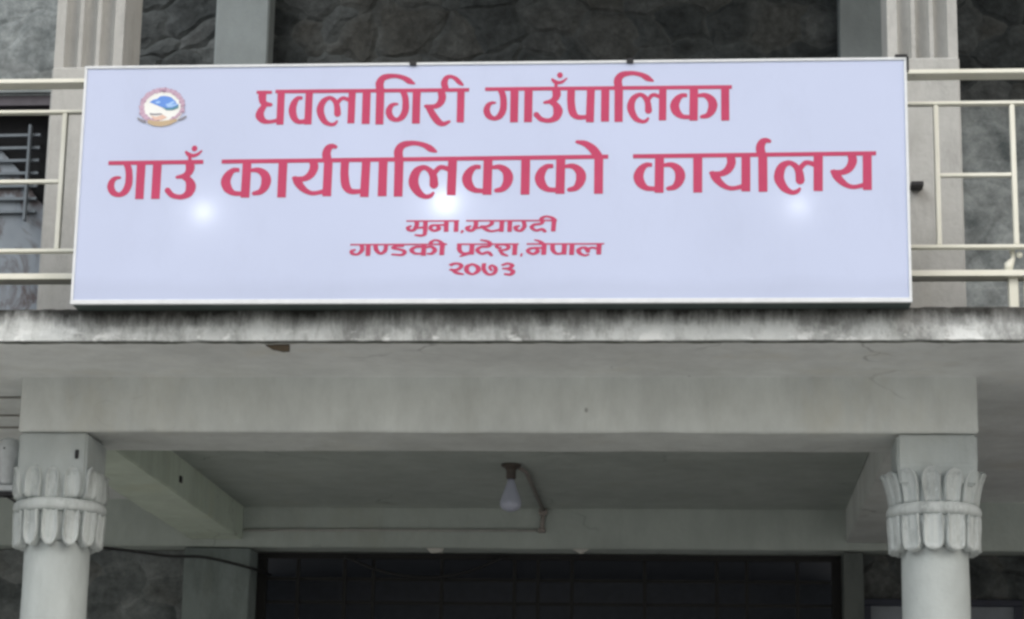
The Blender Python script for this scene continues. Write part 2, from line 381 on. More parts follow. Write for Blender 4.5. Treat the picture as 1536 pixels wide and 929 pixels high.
# round columns with leaf capitals
def petal(c, th, R0, R1, z0, z1, hw, p1, rs):
    """one leaf on the drum, rounded at z1 from the share rs of its length on; plan from round at z0 to a squircle of power p1 at z1"""
    m = MB(); nu, nv = 14, 14; rows = []
    for j in range(nv + 1):
        v = j / nv
        s_ = 1.0 if v < rs else math.sqrt(max(0, 1 - ((v - rs) / (1 - rs)) ** 2))
        s_ = max(s_, .08) * (.90 + .10 * min(1, v / .5))
        r0 = R0 + (R1 - R0) * v ** 1.5; p = 2 + (p1 - 2) * v ** .6
        row = []
        for i in range(nu + 1):
            u = -1 + 2 * i / nu
            e = max(abs(u), 0 if v < .6 else (v - .6) / .4)
            rim = .020 * max(0, 1 - abs(e - .84) / .2)
            rib = .005 * max(0, 1 - abs(u) / .2) * (1 - v ** 4)
            a = th + u * hw * s_ / R0
            r = (r0 + rim + rib) / ((abs(math.cos(a)) ** p + abs(math.sin(a)) ** p) ** (1 / p))
            row.append(m.b.verts.new((c[0] + r * math.cos(a), c[1] + r * math.sin(a), z0 + (z1 - z0) * v)))
        rows.append(row)
    loop = rows[0] + [r[-1] for r in rows[1:]] + rows[-1][::-1][1:] + [r[0] for r in rows[1:-1]][::-1]
    for A, C_ in zip(rows, rows[1:]):
        for i in range(nu):
            f = m.b.faces.new((A[i], A[i + 1], C_[i + 1], C_[i])); f.smooth = True
    back = []
    for q in loop:
        d_ = Vector((q.co.x - c[0], q.co.y - c[1], 0)).normalized()
        back.append(m.b.verts.new(q.co - d_ * .032))
    n = len(loop)
    for i in range(n): m.b.faces.new((loop[i], loop[(i + 1) % n], back[(i + 1) % n], back[i]))
    return m
def make_column(cx, x0, x1, phase, n_up, n_low, R0, R1, p1, rs, rdrum, zblock, wd):
    c = (cx, 10.175, 0)
    shaft = MB().lathe(c, [(.150, .452), (.150, 1.0), (.1485, 2.0)] + [(.1485 - .0025 * k / 24, 2.0 + .94 * k / 24) for k in range(1, 25)] + [(.146, 2.955)], 64).build('column', 'column', B); roughen(shaft, .003, 4.5, cx)
    MB().lathe(c, [(.150, 2.957), (rdrum - .006, 2.968), (rdrum, 3.0), (rdrum + .004, 3.08), (.168, 3.14), (.170, 3.20), (.165, 3.262), (.10, 3.275)], 64).build('capital_drum', 'carved', shaft)
    roughen(MB().lathe(c, [(.17, 3.086), (.190, 3.086), (.203, 3.092), (.208, 3.108), (.205, 3.126), (.194, 3.140), (.17, 3.144)], 96).build('capital_ring', 'carved', shaft), .0028, 14, cx)
    bk = MB(); ins = .012
    A = [bk.b.verts.new((x, y, zblock)) for x, y in ((x0 + ins, 10.004 + ins), (x1 - ins, 10.004 + ins), (x1 - ins, 10.346 - ins), (x0 + ins, 10.346 - ins))]
    D = [[bk.b.verts.new((x, y, z)) for x, y in ((x0, 10.004), (x1, 10.004), (x1, 10.346), (x0, 10.346))] for z in (zblock + .09, ZB - .005)]
    bk.b.faces.new(A[::-1]); bk.b.faces.new(D[1])
    for P, Q in ((A, D[0]), (D[0], D[1])):
        for i in range(4): bk.b.faces.new((P[i], P[(i + 1) % 4], Q[(i + 1) % 4], Q[i]))
    bmesh.ops.bevel(bk.b, geom=list(bk.b.edges), offset=.010, segments=2, affect='EDGES')
    bk.build('capital_block', 'column', shaft)
    for k in range(n_up):
        th = -PI / 2 + phase + 2 * PI * k / n_up
        roughen(petal(c, th, R0, R1, 3.142, 3.287 + random.uniform(-.006, .006), wd * PI * .178 / n_up, p1, .6).build('petal', 'carved', shaft), .0022, 16, k)
    for k in range(n_low):
        th = -PI / 2 + phase + .02 + 2 * PI * k / n_low
        roughen(petal(c, th, .190, .183, 3.088, 2.930 + random.uniform(-.004, .004), (wd + .06) * PI * .186 / n_low, 2, rs).build('petal', 'carved', shaft), .0022, 16, k + 50)
    return shaft
make_column(-2.896, XL0 + .004, XL1 - .001, .04, 14, 13, .176, .167, 9, .55, .166, 3.15, .76)
make_column(1.024, XR0, XR1 - .004, -.14, 13, 12, .180, .217, 2, .74, .176, 3.215, .84)

# fluted square pilasters standing on the balcony above the columns
def fluted(x0, x1):
    y0, y1 = 10.15, 10.47
    p = MB().box(x0 - .004, x1 + .004, y0 - .012, y1, ZF + .002, 5.22, .008).build('fluted_pilaster', 'pilaster', B)
    nf = 3; mgn = .036; w = (x1 - x0 - 2 * mgn) / nf; poly = [(x0, y1), (x0, y0)]
    for k in range(nf):
        a = x0 + mgn + k * w + .009; b_ = x0 + mgn + (k + 1) * w - .009
        for i in range(9):
            t = i / 8; poly.append((a + (b_ - a) * t, y0 + .055 * math.sin(PI * t) ** .45))
    poly += [(x1, y0), (x1, y1)]
    MB().column(poly, 5.221, 8.3).build('fluted_shaft', 'pilaster', p)
fluted(-3.054, -2.725)
fluted(.866, 1.186)

# window at the upper left: frame, louvres, a streaked curtain
wf = MB()
wf.box(-5.70, -4.064, 13.74, 13.86, 6.25, 6.316); wf.box(-5.70, -4.064, 13.74, 13.86, 4.702, 4.76)
wf.box(-4.13, -4.066, 13.742, 13.858, 4.762, 6.248); wf.box(-5.698, -5.64, 13.742, 13.858, 4.762, 6.248)
win = wf.build('window', 'window_frame', B)
box('mullion', 'louvre', win, -4.288, -4.270, 13.79, 13.83, 5.5, 6.14, .004)
for k in range(7):
    z = 6.08 - k * .085
    MB().prism([(-5.62, z), (-4.22, z + .012), (-4.22, z - .006), (-5.62, z - .018)], 13.835, 13.86).build('louvre', 'louvre', win)
MB().prism([(-5.63, 6.15), (-4.60, 6.12), (-4.36, 5.86), (-4.22, 5.66), (-4.18, 5.62), (-4.17, 4.77), (-5.63, 4.77)], 13.865, 13.875).build('curtain', 'curtain', win)
box('dark_pane', 'dark_void', win, -5.69, -4.07, 13.93, 13.95, 4.71, 6.31)
box('window_head', 'grey', B, -5.78, -4.058, 13.70, 13.74, 6.322, 6.36, .004)

# dim entrance hall behind the grille
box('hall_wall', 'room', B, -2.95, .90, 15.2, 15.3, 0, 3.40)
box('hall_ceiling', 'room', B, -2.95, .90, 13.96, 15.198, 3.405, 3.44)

# ------------------------------------------------------------------ steel grille gate in the doorway
G = empty('grille_gate', (-.9, 13.85, .45)); tag(G, 'black steel grille gate of thin bars filling the dark doorway under the balcony', 'gate')
gf = MB(); gf.box(-2.688, .836, 13.83, 13.87, 3.365, 3.40); gf.box(-2.688, -2.63, 13.83, 13.87, .452, 3.364); gf.box(.78, .836, 13.83, 13.87, .452, 3.364)
gf.build('gate_frame', 'bar', G)
for x in (-2.439, -2.153, -1.977, -1.559, -1.118, -.976, -.771, -.334, .097, .276, .577):
    MB().box(x - .011, x + .011, 13.842, 13.858, .452, 3.364).build('upright_bar', 'bar', G)
for z in (3.244, 3.103, 2.6, 2.0, 1.4, .8):
    MB().box(-2.629, .779, 13.8586, 13.868, z - .010, z + .010).build('cross_bar', 'bar', G)

# ------------------------------------------------------------------ balcony railing of steel pipe
R = empty('balcony_railing', (-.88, 9.39, ZF)); tag(R, 'cream painted metal tube railing along the balcony edge, running behind the white signboard', 'railing')
YR = 9.38                                               # front faces of the rectangular tubes
def rail(z, h, dep, x0=-6.5, x1=4.8): MB().box(x0, x1, YR, YR + dep, z - h / 2, z + h / 2, .003, 2).build('rail', 'rail', R)
rail(4.887, .019, .095); rail(4.7465, .014, .038); rail(4.1185, .015, .038); rail(4.003, .026, .10)
for s_ in (1, -1):
    for a in (.12, .745, 1.36, 1.878, 2.196, 2.82, 3.14):
        x = -.881 + s_ * a
        MB().box(x - .0105, x + .0105, YR + .003, YR + .034, 4.1262, 4.7393, .003).build('baluster', 'rail', R)
    for a0, a1 in ((.745, 1.36), (1.878, 2.196), (2.82, 3.14)):
        x0_, x1_ = sorted((-.881 + s_ * a0, -.881 + s_ * a1))
        MB().box(x0_ + .0106, x1_ - .0106, YR + .004, YR + .030, 4.422, 4.438, .003).build('short_rail', 'rail', R)
    for a in (.43, 2.18 if s_ > 0 else 2.42, 3.9):
        x = -.881 + s_ * a
        p = MB().box(x - .02, x + .02, YR + .03, YR + .07, ZF - .01, 3.9898, .004).build('post', 'rail', R)
        MB().tube([(x - .016, YR + .05, 4.0162), (x - .014, YR + .05, 4.05), (x + .004, YR + .05, 4.078), (x + .002, YR + .05, 4.1108)], [.016, .020, .010, .013], 12).build('post_collar', 'rail', p)
        MB().lathe((x + .03, YR + .04, 4.09), [(.004, -.014), (.012, -.008), (.014, 0), (.012, .008), (.004, .014)], 12).build('post_knob', 'rail', p)
        MB().box(x + .045, x + .068, YR + .03, YR + .06, ZF - .01, 3.9898).build('post_brace', 'rail', p)
    for a in (.43, 3.9):
        x = -.881 + s_ * a
        MB().box(x - .02, x + .02, YR + .042, YR + .078, 4.7537, 4.8772, .003).build('post_head', 'rail', R)

# ------------------------------------------------------------------ the signboard
SX0, SX1, SZ0, SZ1, SY = -2.621, .857, 3.832, 4.877, 9.18
SG = empty('signboard', (-.882, SY + .06, SZ0))
tag(SG, 'long white backlit office signboard with red Devanagari lettering hung on the balcony railing', 'signboard')
cb = MB()
cb.box(SX0, SX1, SY + .116, SY + .122, SZ0, SZ1); cb.box(SX0, SX1, SY + .012, SY + .1158, SZ0, SZ0 + .006); cb.box(SX0, SX1, SY + .012, SY + .1158, SZ1 - .006, SZ1)
cb.box(SX0, SX0 + .006, SY + .012, SY + .1158, SZ0 + .0061, SZ1 - .0061); cb.box(SX1 - .006, SX1, SY + .012, SY + .1158, SZ0 + .0061, SZ1 - .0061)
cb.build('case', 'case', SG)
fr = MB()
fr.box(SX0 - .003, SX1 + .003, SY - .006, SY + .0115, SZ0 - .003, SZ0 + .0165, .002); fr.box(SX0 - .003, SX1 + .003, SY - .006, SY + .0115, SZ1 - .010, SZ1 + .002, .002)
fr.box(SX0 - .002, SX0 + .0085, SY - .0055, SY + .0115, SZ0 + .0167, SZ1 - .0102); fr.box(SX1 - .0085, SX1 + .002, SY - .0055, SY + .0115, SZ0 + .0167, SZ1 - .0102)
fr.build('frame', 'aluminium', SG)
# face sheet, split so that it takes the light of the lamps behind
fs = MB(); vs_ = [fs.b.verts.new((x, SY, z)) for x, z in ((SX0 + .008, SZ0 + .0155), (SX1 - .008, SZ0 + .0155), (SX1 - .008, SZ1 - .009), (SX0 + .008, SZ1 - .009))]
fs.b.faces.new(vs_)
fs.build('face_sheet', 'flex', SG)
for i_, (x, z) in enumerate(((-2.079, 4.228), (-1.057, 4.262), (.404, 4.238))):
    MB().lathe((x, SY + .060, z), [(.004, -.016), (.011, -.012), (.016, 0), (.011, .012), (.004, .016)], 14).build('lamp', 'sign_lamp%d' % i_, SG)
for x in (-1.208, -.29):
    box('clip', 'black', SG, x - .014, x + .014, SY - .012, SY + .05, SZ1 - .012, SZ1 + .010, .002)
MB().box(SX1 - .045, SX1 + .006, SY - .010, SY + .03, SZ1 + .0035, SZ1 + .013).box(SX1 + .0035, SX1 + .012, SY - .010, SY + .03, SZ1 - .055, SZ1 + .003).build('corner_bracket', 'black', SG)

def flat(name, mat, loops, y, parent, th=.0006):
    """loops of (x, z) in millimetres from the middle of the sign, filled even-odd and given a film's thickness"""
    cu = bpy.data.curves.new(name, 'CURVE'); cu.dimensions = '2D'; cu.fill_mode = 'BOTH'; cu.extrude = th / 2
    for L in loops:
        sp = cu.splines.new('POLY'); sp.points.add(len(L) - 1); sp.use_cyclic_u = True
        for p, (x, z) in zip(sp.points, L): p.co = (x / 1000, z / 1000, 0, 1)
    tmp = bpy.data.objects.new('film', cu); COL.objects.link(tmp)
    me = bpy.data.meshes.new_from_object(tmp.evaluated_get(bpy.context.evaluated_depsgraph_get()))
    bpy.data.objects.remove(tmp)
    me.transform(Matrix.Translation((-.9, y, 4.36)) @ Matrix.Rotation(PI / 2, 4, 'X'))
    me.name = name; me.materials.clear(); me.materials.append(M[mat])
    o = bpy.data.objects.new(name, me); COL.objects.link(o); link(o, parent); return o
TEXT = {"line1":[[-1802,2357,-1882,2372,-1972,2411,-2062,2475,-2110,2522,-2194,2628,-2299,2782,-2502,3172,-2552,3205,-2571,3248,-2554,3298,-2522,3324,-2478,3325,-2458,3336,-2422,3325,-2188,3330,-2108,3351,-2050,3398,-1997,3492,-1970,3618,-1975,3728,-2007,3868,-2018,3879,-2722,3876,-2730,3622,-2730,2498,-2742,2485,-3052,2485,-3064,2492,-3065,3868,-3072,3879,-3302,3880,-3312,3872,-3257,3728,-3230,3608,-3200,3268,-3200,3172,-3217,3038,-3247,2932,-3301,2812,-3380,2702,-3482,2626,-3628,2575,-3772,2570,-3858,2587,-3942,2616,-4009,2652,-4085,2722,-4129,2788,-4183,2918,-4195,2978,-4190,3088,-4168,3162,-4134,3238,-4080,3318,-4028,3364,-3922,3408,-3838,3425,-3792,3425,-3688,3404,-3668,3389,-3660,3368,-3662,3338,-3672,3321,-3698,3307,-3812,3288,-3884,3228,-3915,3132,-3920,3022,-3879,2888,-3812,2805,-3762,2771,-3718,2757,-3682,2766,-3645,2798,-3586,2878,-3547,2958,-3512,3062,-3495,3148,-3490,3452,-3510,3628,-3547,3762,-3602,3879,-4272,3881,-4275,2478,-4288,2465,-4602,2465,-4614,2472,-4620,3872,-4628,3884,-4842,3885,-4855,3872,-4855,2868,-4860,2502,-4872,2490,-5188,2490,-5199,2498,-5199,3882,-5478,3885,-5493,3872,-5505,2702,-5510,2532,-5518,2521,-5798,2525,-5809,2532,-5803,3478,-5998,3570,-6064,3548,-6124,3478,-6170,3388,-6125,3218,-6091,2952,-6126,2872,-6150,2848,-6198,2822,-6242,2815,-6282,2822,-6324,2842,-6358,2876,-6382,2918,-6390,3232,-6417,3368,-6456,3458,-6510,3528,-6562,3569,-6602,3578,-6682,3530,-6749,3458,-6788,3378,-6815,3278,-6825,3202,-6820,3058,-6798,2962,-6748,2818,-6709,2732,-6658,2663,-6572,2596,-6492,2557,-6428,2557,-6358,2586,-6272,2678,-6212,2644,-6202,2628,-6241,2522,-6296,2452,-6348,2421,-6402,2402,-6512,2395,-6702,2442,-6832,2511,-6895,2568,-6948,2631,-7029,2758,-7093,2892,-7140,3078,-7140,3172,-7123,3272,-7058,3452,-6980,3572,-6894,3648,-6772,3713,-6652,3750,-6578,3755,-6458,3718,-6368,3660,-6268,3564,-6210,3642,-6172,3675,-6072,3723,-5972,3730,-5802,3667,-5795,3722,-5795,3872,-5802,3884,-7321,3882,-7330,3658,-7336,2498,-7348,2490,-7632,2490,-7644,2498,-7648,2528,-7798,2510,-7858,2510,-7942,2527,-8032,2561,-8112,2615,-8198,2706,-8264,2822,-8308,2948,-8335,3088,-8335,3198,-8298,3368,-8234,3518,-8165,3618,-8078,3699,-7978,3753,-7868,3760,-7759,3738,-7758,3599,-7898,3588,-7924,3558,-7963,3472,-8010,3272,-8010,3062,-7968,2882,-7914,2762,-7885,2732,-7848,2712,-7802,2706,-7644,2728,-7638,3881,-8522,3889,-8530,3878,-8531,2498,-8542,2490,-8828,2490,-8839,2498,-8840,2578,-8848,2587,-9092,2545,-9212,2535,-9338,2535,-9402,2547,-9502,2586,-9584,2638,-9668,2715,-9709,2772,-9738,2842,-9750,2908,-9733,3032,-9659,3198,-9519,3368,-9579,3442,-9623,3548,-9660,3718,-9656,3868,-9744,3882,-9744,4008,-9732,4015,-9332,4015,-9082,4006,-9084,3872,-9322,3866,-9320,3598,-9313,3542,-9298,3526,-9088,3458,-9058,3440,-9037,3408,-9037,3362,-9062,3325,-9102,3307,-9282,3297,-9368,3122,-9395,3022,-9395,2972,-9373,2882,-9344,2808,-9312,2763,-9232,2722,-9148,2705,-9082,2705,-8852,2757,-8840,2772,-8840,3878,-8852,3890,-8932,3894,-8935,4038,-8928,4049,-4648,4045,-4635,4058,-4660,4202,-4655,4312,-4614,4432,-4540,4542,-4492,4590,-4422,4639,-4318,4683,-4168,4710,-4002,4715,-3778,4700,-3612,4670,-3472,4633,-3328,4579,-3202,4514,-3135,4462,-2988,4299,-2972,4272,-2972,4248,-2986,4228,-3008,4220,-3212,4242,-3312,4276,-3492,4419,-3592,4463,-3732,4503,-3832,4520,-4002,4510,-4178,4459,-4249,4418,-4279,4382,-4315,4278,-4315,4198,-4295,4068,-4282,4046,-1838,4040,-1825,4052,-1865,4168,-1875,4282,-1848,4392,-1784,4512,-1714,4582,-1648,4618,-1548,4640,-1432,4635,-1282,4584,-1218,4549,-1132,4485,-1050,4402,-991,4328,-911,4208,-905,4168,-922,4141,-958,4130,-1138,4206,-1212,4270,-1322,4405,-1408,4464,-1472,4485,-1518,4471,-1552,4444,-1573,4408,-1590,4332,-1590,4248,-1533,4042,-682,4040,-671,4032,-674,3882,-848,3880,-860,3868,-865,2532,-878,2520,-1062,2520,-1162,2525,-1174,2532,-1172,3876,-1678,3880,-1687,3868,-1645,3722,-1645,3598,-1682,3452,-1726,3362,-1820,3252,-1922,3181,-2038,3142,-2158,3135,-2165,3128,-2054,2948,-1932,2776,-1818,2635,-1749,2572,-1718,2560,-1678,2565,-1492,2624,-1452,2614,-1431,2588,-1425,2548,-1435,2522,-1578,2421,-1678,2372],
[6622,2402,6442,2442,6302,2511,6200,2608,6096,2762,6017,2938,5985,3072,5985,3192,6000,3282,6061,3452,6150,3588,6226,3652,6358,3723,6482,3760,6592,3753,6688,3714,6778,3650,6858,3571,6900,3632,6951,3682,7002,3713,7062,3733,7112,3740,7168,3733,7321,3672,7330,3848,7322,3889,5809,3892,5804,2488,5792,2480,5472,2480,5460,2492,5458,3891,5252,3895,5240,3882,5234,2508,5222,2500,4908,2500,4895,2512,4899,3888,4888,3895,4638,3894,4630,3882,4625,3778,4600,2502,4592,2479,4582,2475,4448,2475,4269,2482,4265,2602,4258,2614,4072,2595,3942,2595,3878,2607,3738,2666,3682,2705,3620,2768,3561,2852,3537,2908,3495,3088,3465,3488,3474,3888,3462,3895,3188,3894,3182,3882,3205,3778,3205,3708,3188,3632,3119,3492,3026,3392,3098,3340,3165,3272,3224,3192,3268,3102,3290,3018,3290,2932,3253,2792,3170,2648,3108,2585,3048,2546,2952,2507,2808,2470,2638,2465,2412,2507,2338,2536,2272,2576,2086,2768,2070,2812,2070,2862,2092,2909,2122,2934,2168,2950,2222,2943,2262,2924,2390,2762,2428,2731,2492,2697,2612,2665,2672,2660,2752,2677,2822,2720,2872,2776,2895,2862,2895,3042,2888,3102,2860,3198,2750,3282,2742,3309,2518,3304,2481,3322,2465,3358,2467,3382,2492,3419,2698,3481,2778,3526,2829,3572,2843,3602,2855,3672,2850,3788,2831,3898,2012,3896,2010,2802,2005,2518,1992,2505,1678,2505,1666,2512,1670,3888,1658,3900,1419,3898,1414,2512,1402,2505,1092,2505,1080,2518,1078,3896,842,3900,830,3892,868,3802,900,3692,925,3542,940,3348,935,3098,893,2942,849,2842,758,2715,662,2646,522,2595,448,2585,358,2590,198,2636,126,2678,62,2736,16,2802,-33,2912,-55,3028,-43,3122,21,3278,62,3335,118,3384,208,3423,322,3445,462,3419,485,3382,469,3338,432,3322,338,3308,298,3285,261,3248,232,3162,220,3058,257,2922,320,2832,378,2791,422,2775,455,2782,488,2805,524,2848,584,2948,623,3052,645,3148,655,3262,655,3428,645,3568,623,3692,593,3788,542,3898,12,3901,5,3912,6,4052,18,4060,2922,4060,2935,4072,2923,4198,2858,4245,2814,4302,2784,4398,2806,4428,2838,4443,2918,4391,3038,4332,3098,4310,3158,4310,3268,4346,3442,4460,3473,4448,3473,4408,3334,4248,3272,4206,3188,4172,3058,4156,3065,4068,3078,4055,5432,4055,5443,4068,5420,4202,5427,4332,5452,4412,5486,4482,5560,4578,5662,4654,5758,4693,5902,4720,6122,4725,6272,4715,6478,4678,6612,4643,6778,4579,6862,4534,6942,4475,7088,4314,7108,4282,7108,4255,7083,4232,7062,4230,6938,4240,6838,4262,6742,4301,6572,4439,6462,4483,6262,4530,6102,4525,5908,4473,5841,4438,5796,4388,5772,4322,5760,4258,5785,4072,5802,4055,10352,4049,10360,4038,10358,3894,10258,3890,10245,3878,10245,2558,10232,2496,9918,2495,9906,2502,9906,3888,8948,3886,8949,3678,9152,3720,9278,3715,9398,3678,9478,3639,9598,3550,9684,3438,9718,3368,9755,3218,9750,3112,9713,2978,9664,2872,9582,2765,9479,2678,9388,2627,9312,2605,9228,2595,9068,2601,9038,2626,9022,2662,9035,2718,9072,2748,9248,2806,9280,2832,9314,2888,9365,3058,9375,3162,9370,3242,9353,3322,9334,3368,9280,3442,9222,3494,9178,3518,9128,3530,8944,3528,8929,2512,8918,2505,8742,2505,8592,2511,8585,2568,8572,2580,8392,2575,8248,2597,8112,2647,8032,2691,7918,2790,7856,2878,7802,3008,7780,3122,7785,3218,7831,3358,7888,3454,7998,3580,8112,3659,8258,3713,8368,3715,8482,3699,8490,3688,8488,3544,8328,3533,8275,3492,8236,3438,8172,3268,8160,3208,8160,3132,8182,3038,8211,2958,8241,2898,8308,2810,8342,2786,8392,2770,8586,2752,8602,3886,7642,3890,7630,3878,7620,2822,7615,2542,7608,2531,7322,2530,7311,2538,7321,3488,7132,3575,7098,3573,7058,3554,7001,3488,6955,3398,6990,3272,7032,2958,6999,2882,6978,2860,6928,2832,6898,2825,6838,2832,6798,2851,6766,2882,6737,2938,6735,3218,6725,3308,6684,3432,6625,3522,6558,3578,6512,3583,6438,3535,6376,3468,6342,3402,6315,3318,6300,3228,6300,3092,6317,3002,6357,2872,6431,2712,6522,2621,6648,2560,6702,2567,6762,2591,6852,2687,6922,2638,6874,2512,6824,2458,6728,2412],
[4025,2798,4142,2795,4258,2800,4269,2808,4295,3708,4295,3882,4288,3894,3808,3895,3796,3888,3790,3442,3815,3198,3840,3052,3887,2902,3916,2848,3962,2811],
[3152,4437,3092,4456,3058,4490,3033,4568,3060,4642,3098,4678,3158,4695,3228,4670,3263,4628,3279,4568,3255,4492,3212,4452]],"line2":[[-2432,-818,-2522,-798,-2632,-758,-2702,-724,-2798,-660,-2895,-568,-2962,-489,-3044,-372,-3084,-292,-3113,-218,-3135,-122,-3135,22,-3098,192,-3058,302,-3014,392,-2928,509,-2852,569,-2742,623,-2572,665,-2478,665,-2352,628,-2208,544,-2092,448,-1968,590,-1918,624,-1848,653,-1778,665,-1672,655,-1502,603,-1495,612,-1490,822,-1498,839,-3371,828,-3375,-692,-3388,-705,-3732,-705,-3744,-698,-3748,826,-3982,830,-4044,818,-4050,-672,-4062,-685,-4408,-685,-4419,-678,-4416,818,-4428,825,-4762,824,-4770,812,-4775,682,-4800,-582,-4805,-708,-4818,-720,-5158,-709,-5165,-698,-5165,-578,-5172,-566,-5398,-590,-5508,-590,-5598,-573,-5728,-519,-5798,-470,-5872,-394,-5929,-312,-5958,-248,-6005,-42,-6035,338,-6025,742,-6025,802,-6032,814,-6362,815,-6374,808,-6390,-662,-6402,-675,-6748,-669,-6762,-572,-7082,-630,-7202,-630,-7278,-620,-7472,-554,-7622,-474,-7729,-398,-7802,-335,-7885,-248,-7984,-112,-8033,2,-8042,52,-8078,108,-8078,152,-8062,180,-8032,202,-7968,207,-7932,228,-7888,207,-7832,195,-7652,202,-7568,236,-7500,282,-7411,388,-7352,532,-7335,602,-7335,668,-7357,802,-7372,810,-8296,802,-8305,-698,-8318,-710,-8662,-710,-8674,-702,-8672,796,-9822,795,-9835,782,-9832,567,-9628,610,-9492,610,-9332,563,-9238,514,-9165,462,-9082,379,-9007,258,-8960,112,-8955,-2,-8982,-142,-9036,-278,-9105,-382,-9212,-490,-9328,-564,-9432,-598,-9662,-613,-9702,-604,-9735,-578,-9750,-548,-9750,-502,-9730,-468,-9692,-442,-9512,-382,-9481,-362,-9437,-298,-9407,-222,-9375,-88,-9375,108,-9392,182,-9416,238,-9460,298,-9552,379,-9628,405,-9836,408,-9850,-638,-9856,-702,-9882,-710,-10212,-705,-10224,-698,-10232,-631,-10462,-630,-10628,-598,-10718,-564,-10858,-484,-10930,-422,-10992,-344,-11068,-192,-11100,-48,-11088,98,-11039,232,-10940,382,-10822,494,-10762,534,-10658,583,-10588,605,-10482,610,-10332,586,-10325,428,-10338,415,-10472,415,-10518,405,-10550,382,-10589,332,-10643,222,-10685,78,-10690,-2,-10673,-98,-10614,-258,-10552,-349,-10514,-388,-10488,-403,-10408,-425,-10222,-438,-10205,782,-10218,795,-11098,791,-11105,802,-11104,962,-11092,970,-10488,975,-6822,990,-6813,998,-6835,1138,-6830,1238,-6808,1332,-6769,1428,-6720,1502,-6658,1564,-6572,1608,-6482,1630,-6388,1630,-6332,1613,-6221,1552,-6201,1532,-6190,1502,-6196,1458,-6228,1421,-6282,1410,-6378,1423,-6433,1368,-6465,1258,-6470,1182,-6433,1012,-6422,996,-3778,1010,-3765,1022,-3790,1162,-3785,1302,-3749,1412,-3682,1524,-3628,1585,-3574,1628,-3462,1688,-3372,1715,-3202,1735,-3012,1735,-2792,1715,-2552,1663,-2388,1608,-2242,1539,-2142,1470,-2048,1375,-1978,1289,-1957,1258,-1957,1228,-1982,1202,-2032,1200,-2148,1210,-2268,1237,-2338,1266,-2508,1404,-2602,1453,-2708,1488,-2848,1520,-2992,1525,-3072,1515,-3268,1459,-3334,1422,-3379,1372,-3403,1318,-3420,1208,-3395,1038,-3388,1014,-3378,1010,4512,1055,4522,1062,4519,1072,4435,1188,4335,1302,4242,1390,4108,1474,3862,1565,3837,1602,3832,1628,3846,1668,3892,1695,4128,1690,4242,1675,4332,1648,4482,1579,4612,1494,4698,1425,4812,1299,4969,1058,5202,1055,5214,1048,5211,878,5018,875,5005,862,5000,-628,4992,-639,4762,-640,4642,-635,4631,-628,4635,862,4628,874,3452,870,3422,861,3420,648,3428,636,3618,680,3772,680,3948,624,4105,522,4209,402,4263,298,4295,188,4300,58,4278,-58,4214,-218,4125,-342,4019,-438,3902,-504,3838,-525,3702,-540,3582,-540,3555,-532,3520,-502,3507,-478,3507,-432,3525,-398,3562,-372,3758,-304,3798,-264,3828,-208,3880,-22,3880,188,3863,258,3834,318,3785,382,3708,449,3662,468,3592,480,3419,478,3405,-622,3392,-635,3042,-630,3031,-622,3022,-561,2752,-555,2632,-528,2542,-494,2392,-409,2305,-328,2241,-238,2211,-178,2167,-42,2155,82,2182,218,2251,362,2312,449,2375,518,2528,624,2658,673,2782,680,2918,659,2930,638,2928,494,2898,485,2742,478,2708,455,2651,378,2607,278,2577,172,2565,92,2570,32,2592,-58,2631,-162,2676,-242,2728,-305,2772,-333,2828,-350,3032,-366,3048,861,1954,858,1945,-642,1932,-655,1588,-655,1576,-648,1580,842,1572,854,668,855,382,846,375,818,378,622,628,670,748,660,852,628,948,584,1070,498,1149,408,1218,282,1250,178,1255,32,1213,-138,1159,-252,1095,-342,989,-442,902,-499,802,-538,688,-555,548,-558,512,-549,480,-528,462,-488,460,-458,475,-422,508,-392,718,-319,744,-292,788,-212,823,-102,840,-8,835,178,818,242,779,318,718,390,652,439,578,460,379,462,370,422,360,-642,348,-655,-2,-650,-14,-642,-22,-576,-302,-570,-382,-553,-528,-499,-634,-438,-740,-342,-809,-242,-873,-78,-890,58,-880,138,-853,228,-819,302,-759,398,-652,515,-522,604,-378,658,-278,665,-122,644,-115,632,-118,477,-298,463,-350,422,-389,368,-433,272,-468,152,-475,22,-448,-88,-409,-188,-369,-258,-318,-320,-272,-349,-222,-365,-38,-385,-12,-381,2,846,-1102,845,-1115,832,-1120,748,-1142,-661,-1288,-665,-1508,-660,-1519,-652,-1500,248,-1500,362,-1508,378,-1668,453,-1758,465,-1792,454,-1832,424,-1928,304,-1958,252,-1927,162,-1905,62,-1875,-202,-1916,-302,-1948,-335,-2002,-363,-2068,-375,-2122,-363,-2168,-340,-2214,-292,-2244,-232,-2250,108,-2267,188,-2311,298,-2348,350,-2426,422,-2478,448,-2518,450,-2600,392,-2659,302,-2698,168,-2720,42,-2713,-132,-2673,-258,-2624,-362,-2518,-520,-2454,-578,-2382,-618,-2328,-620,-2212,-588,-2092,-492,-2078,-495,-2019,-548,-2071,-678,-2105,-722,-2158,-764,-2208,-788,-2298,-815],
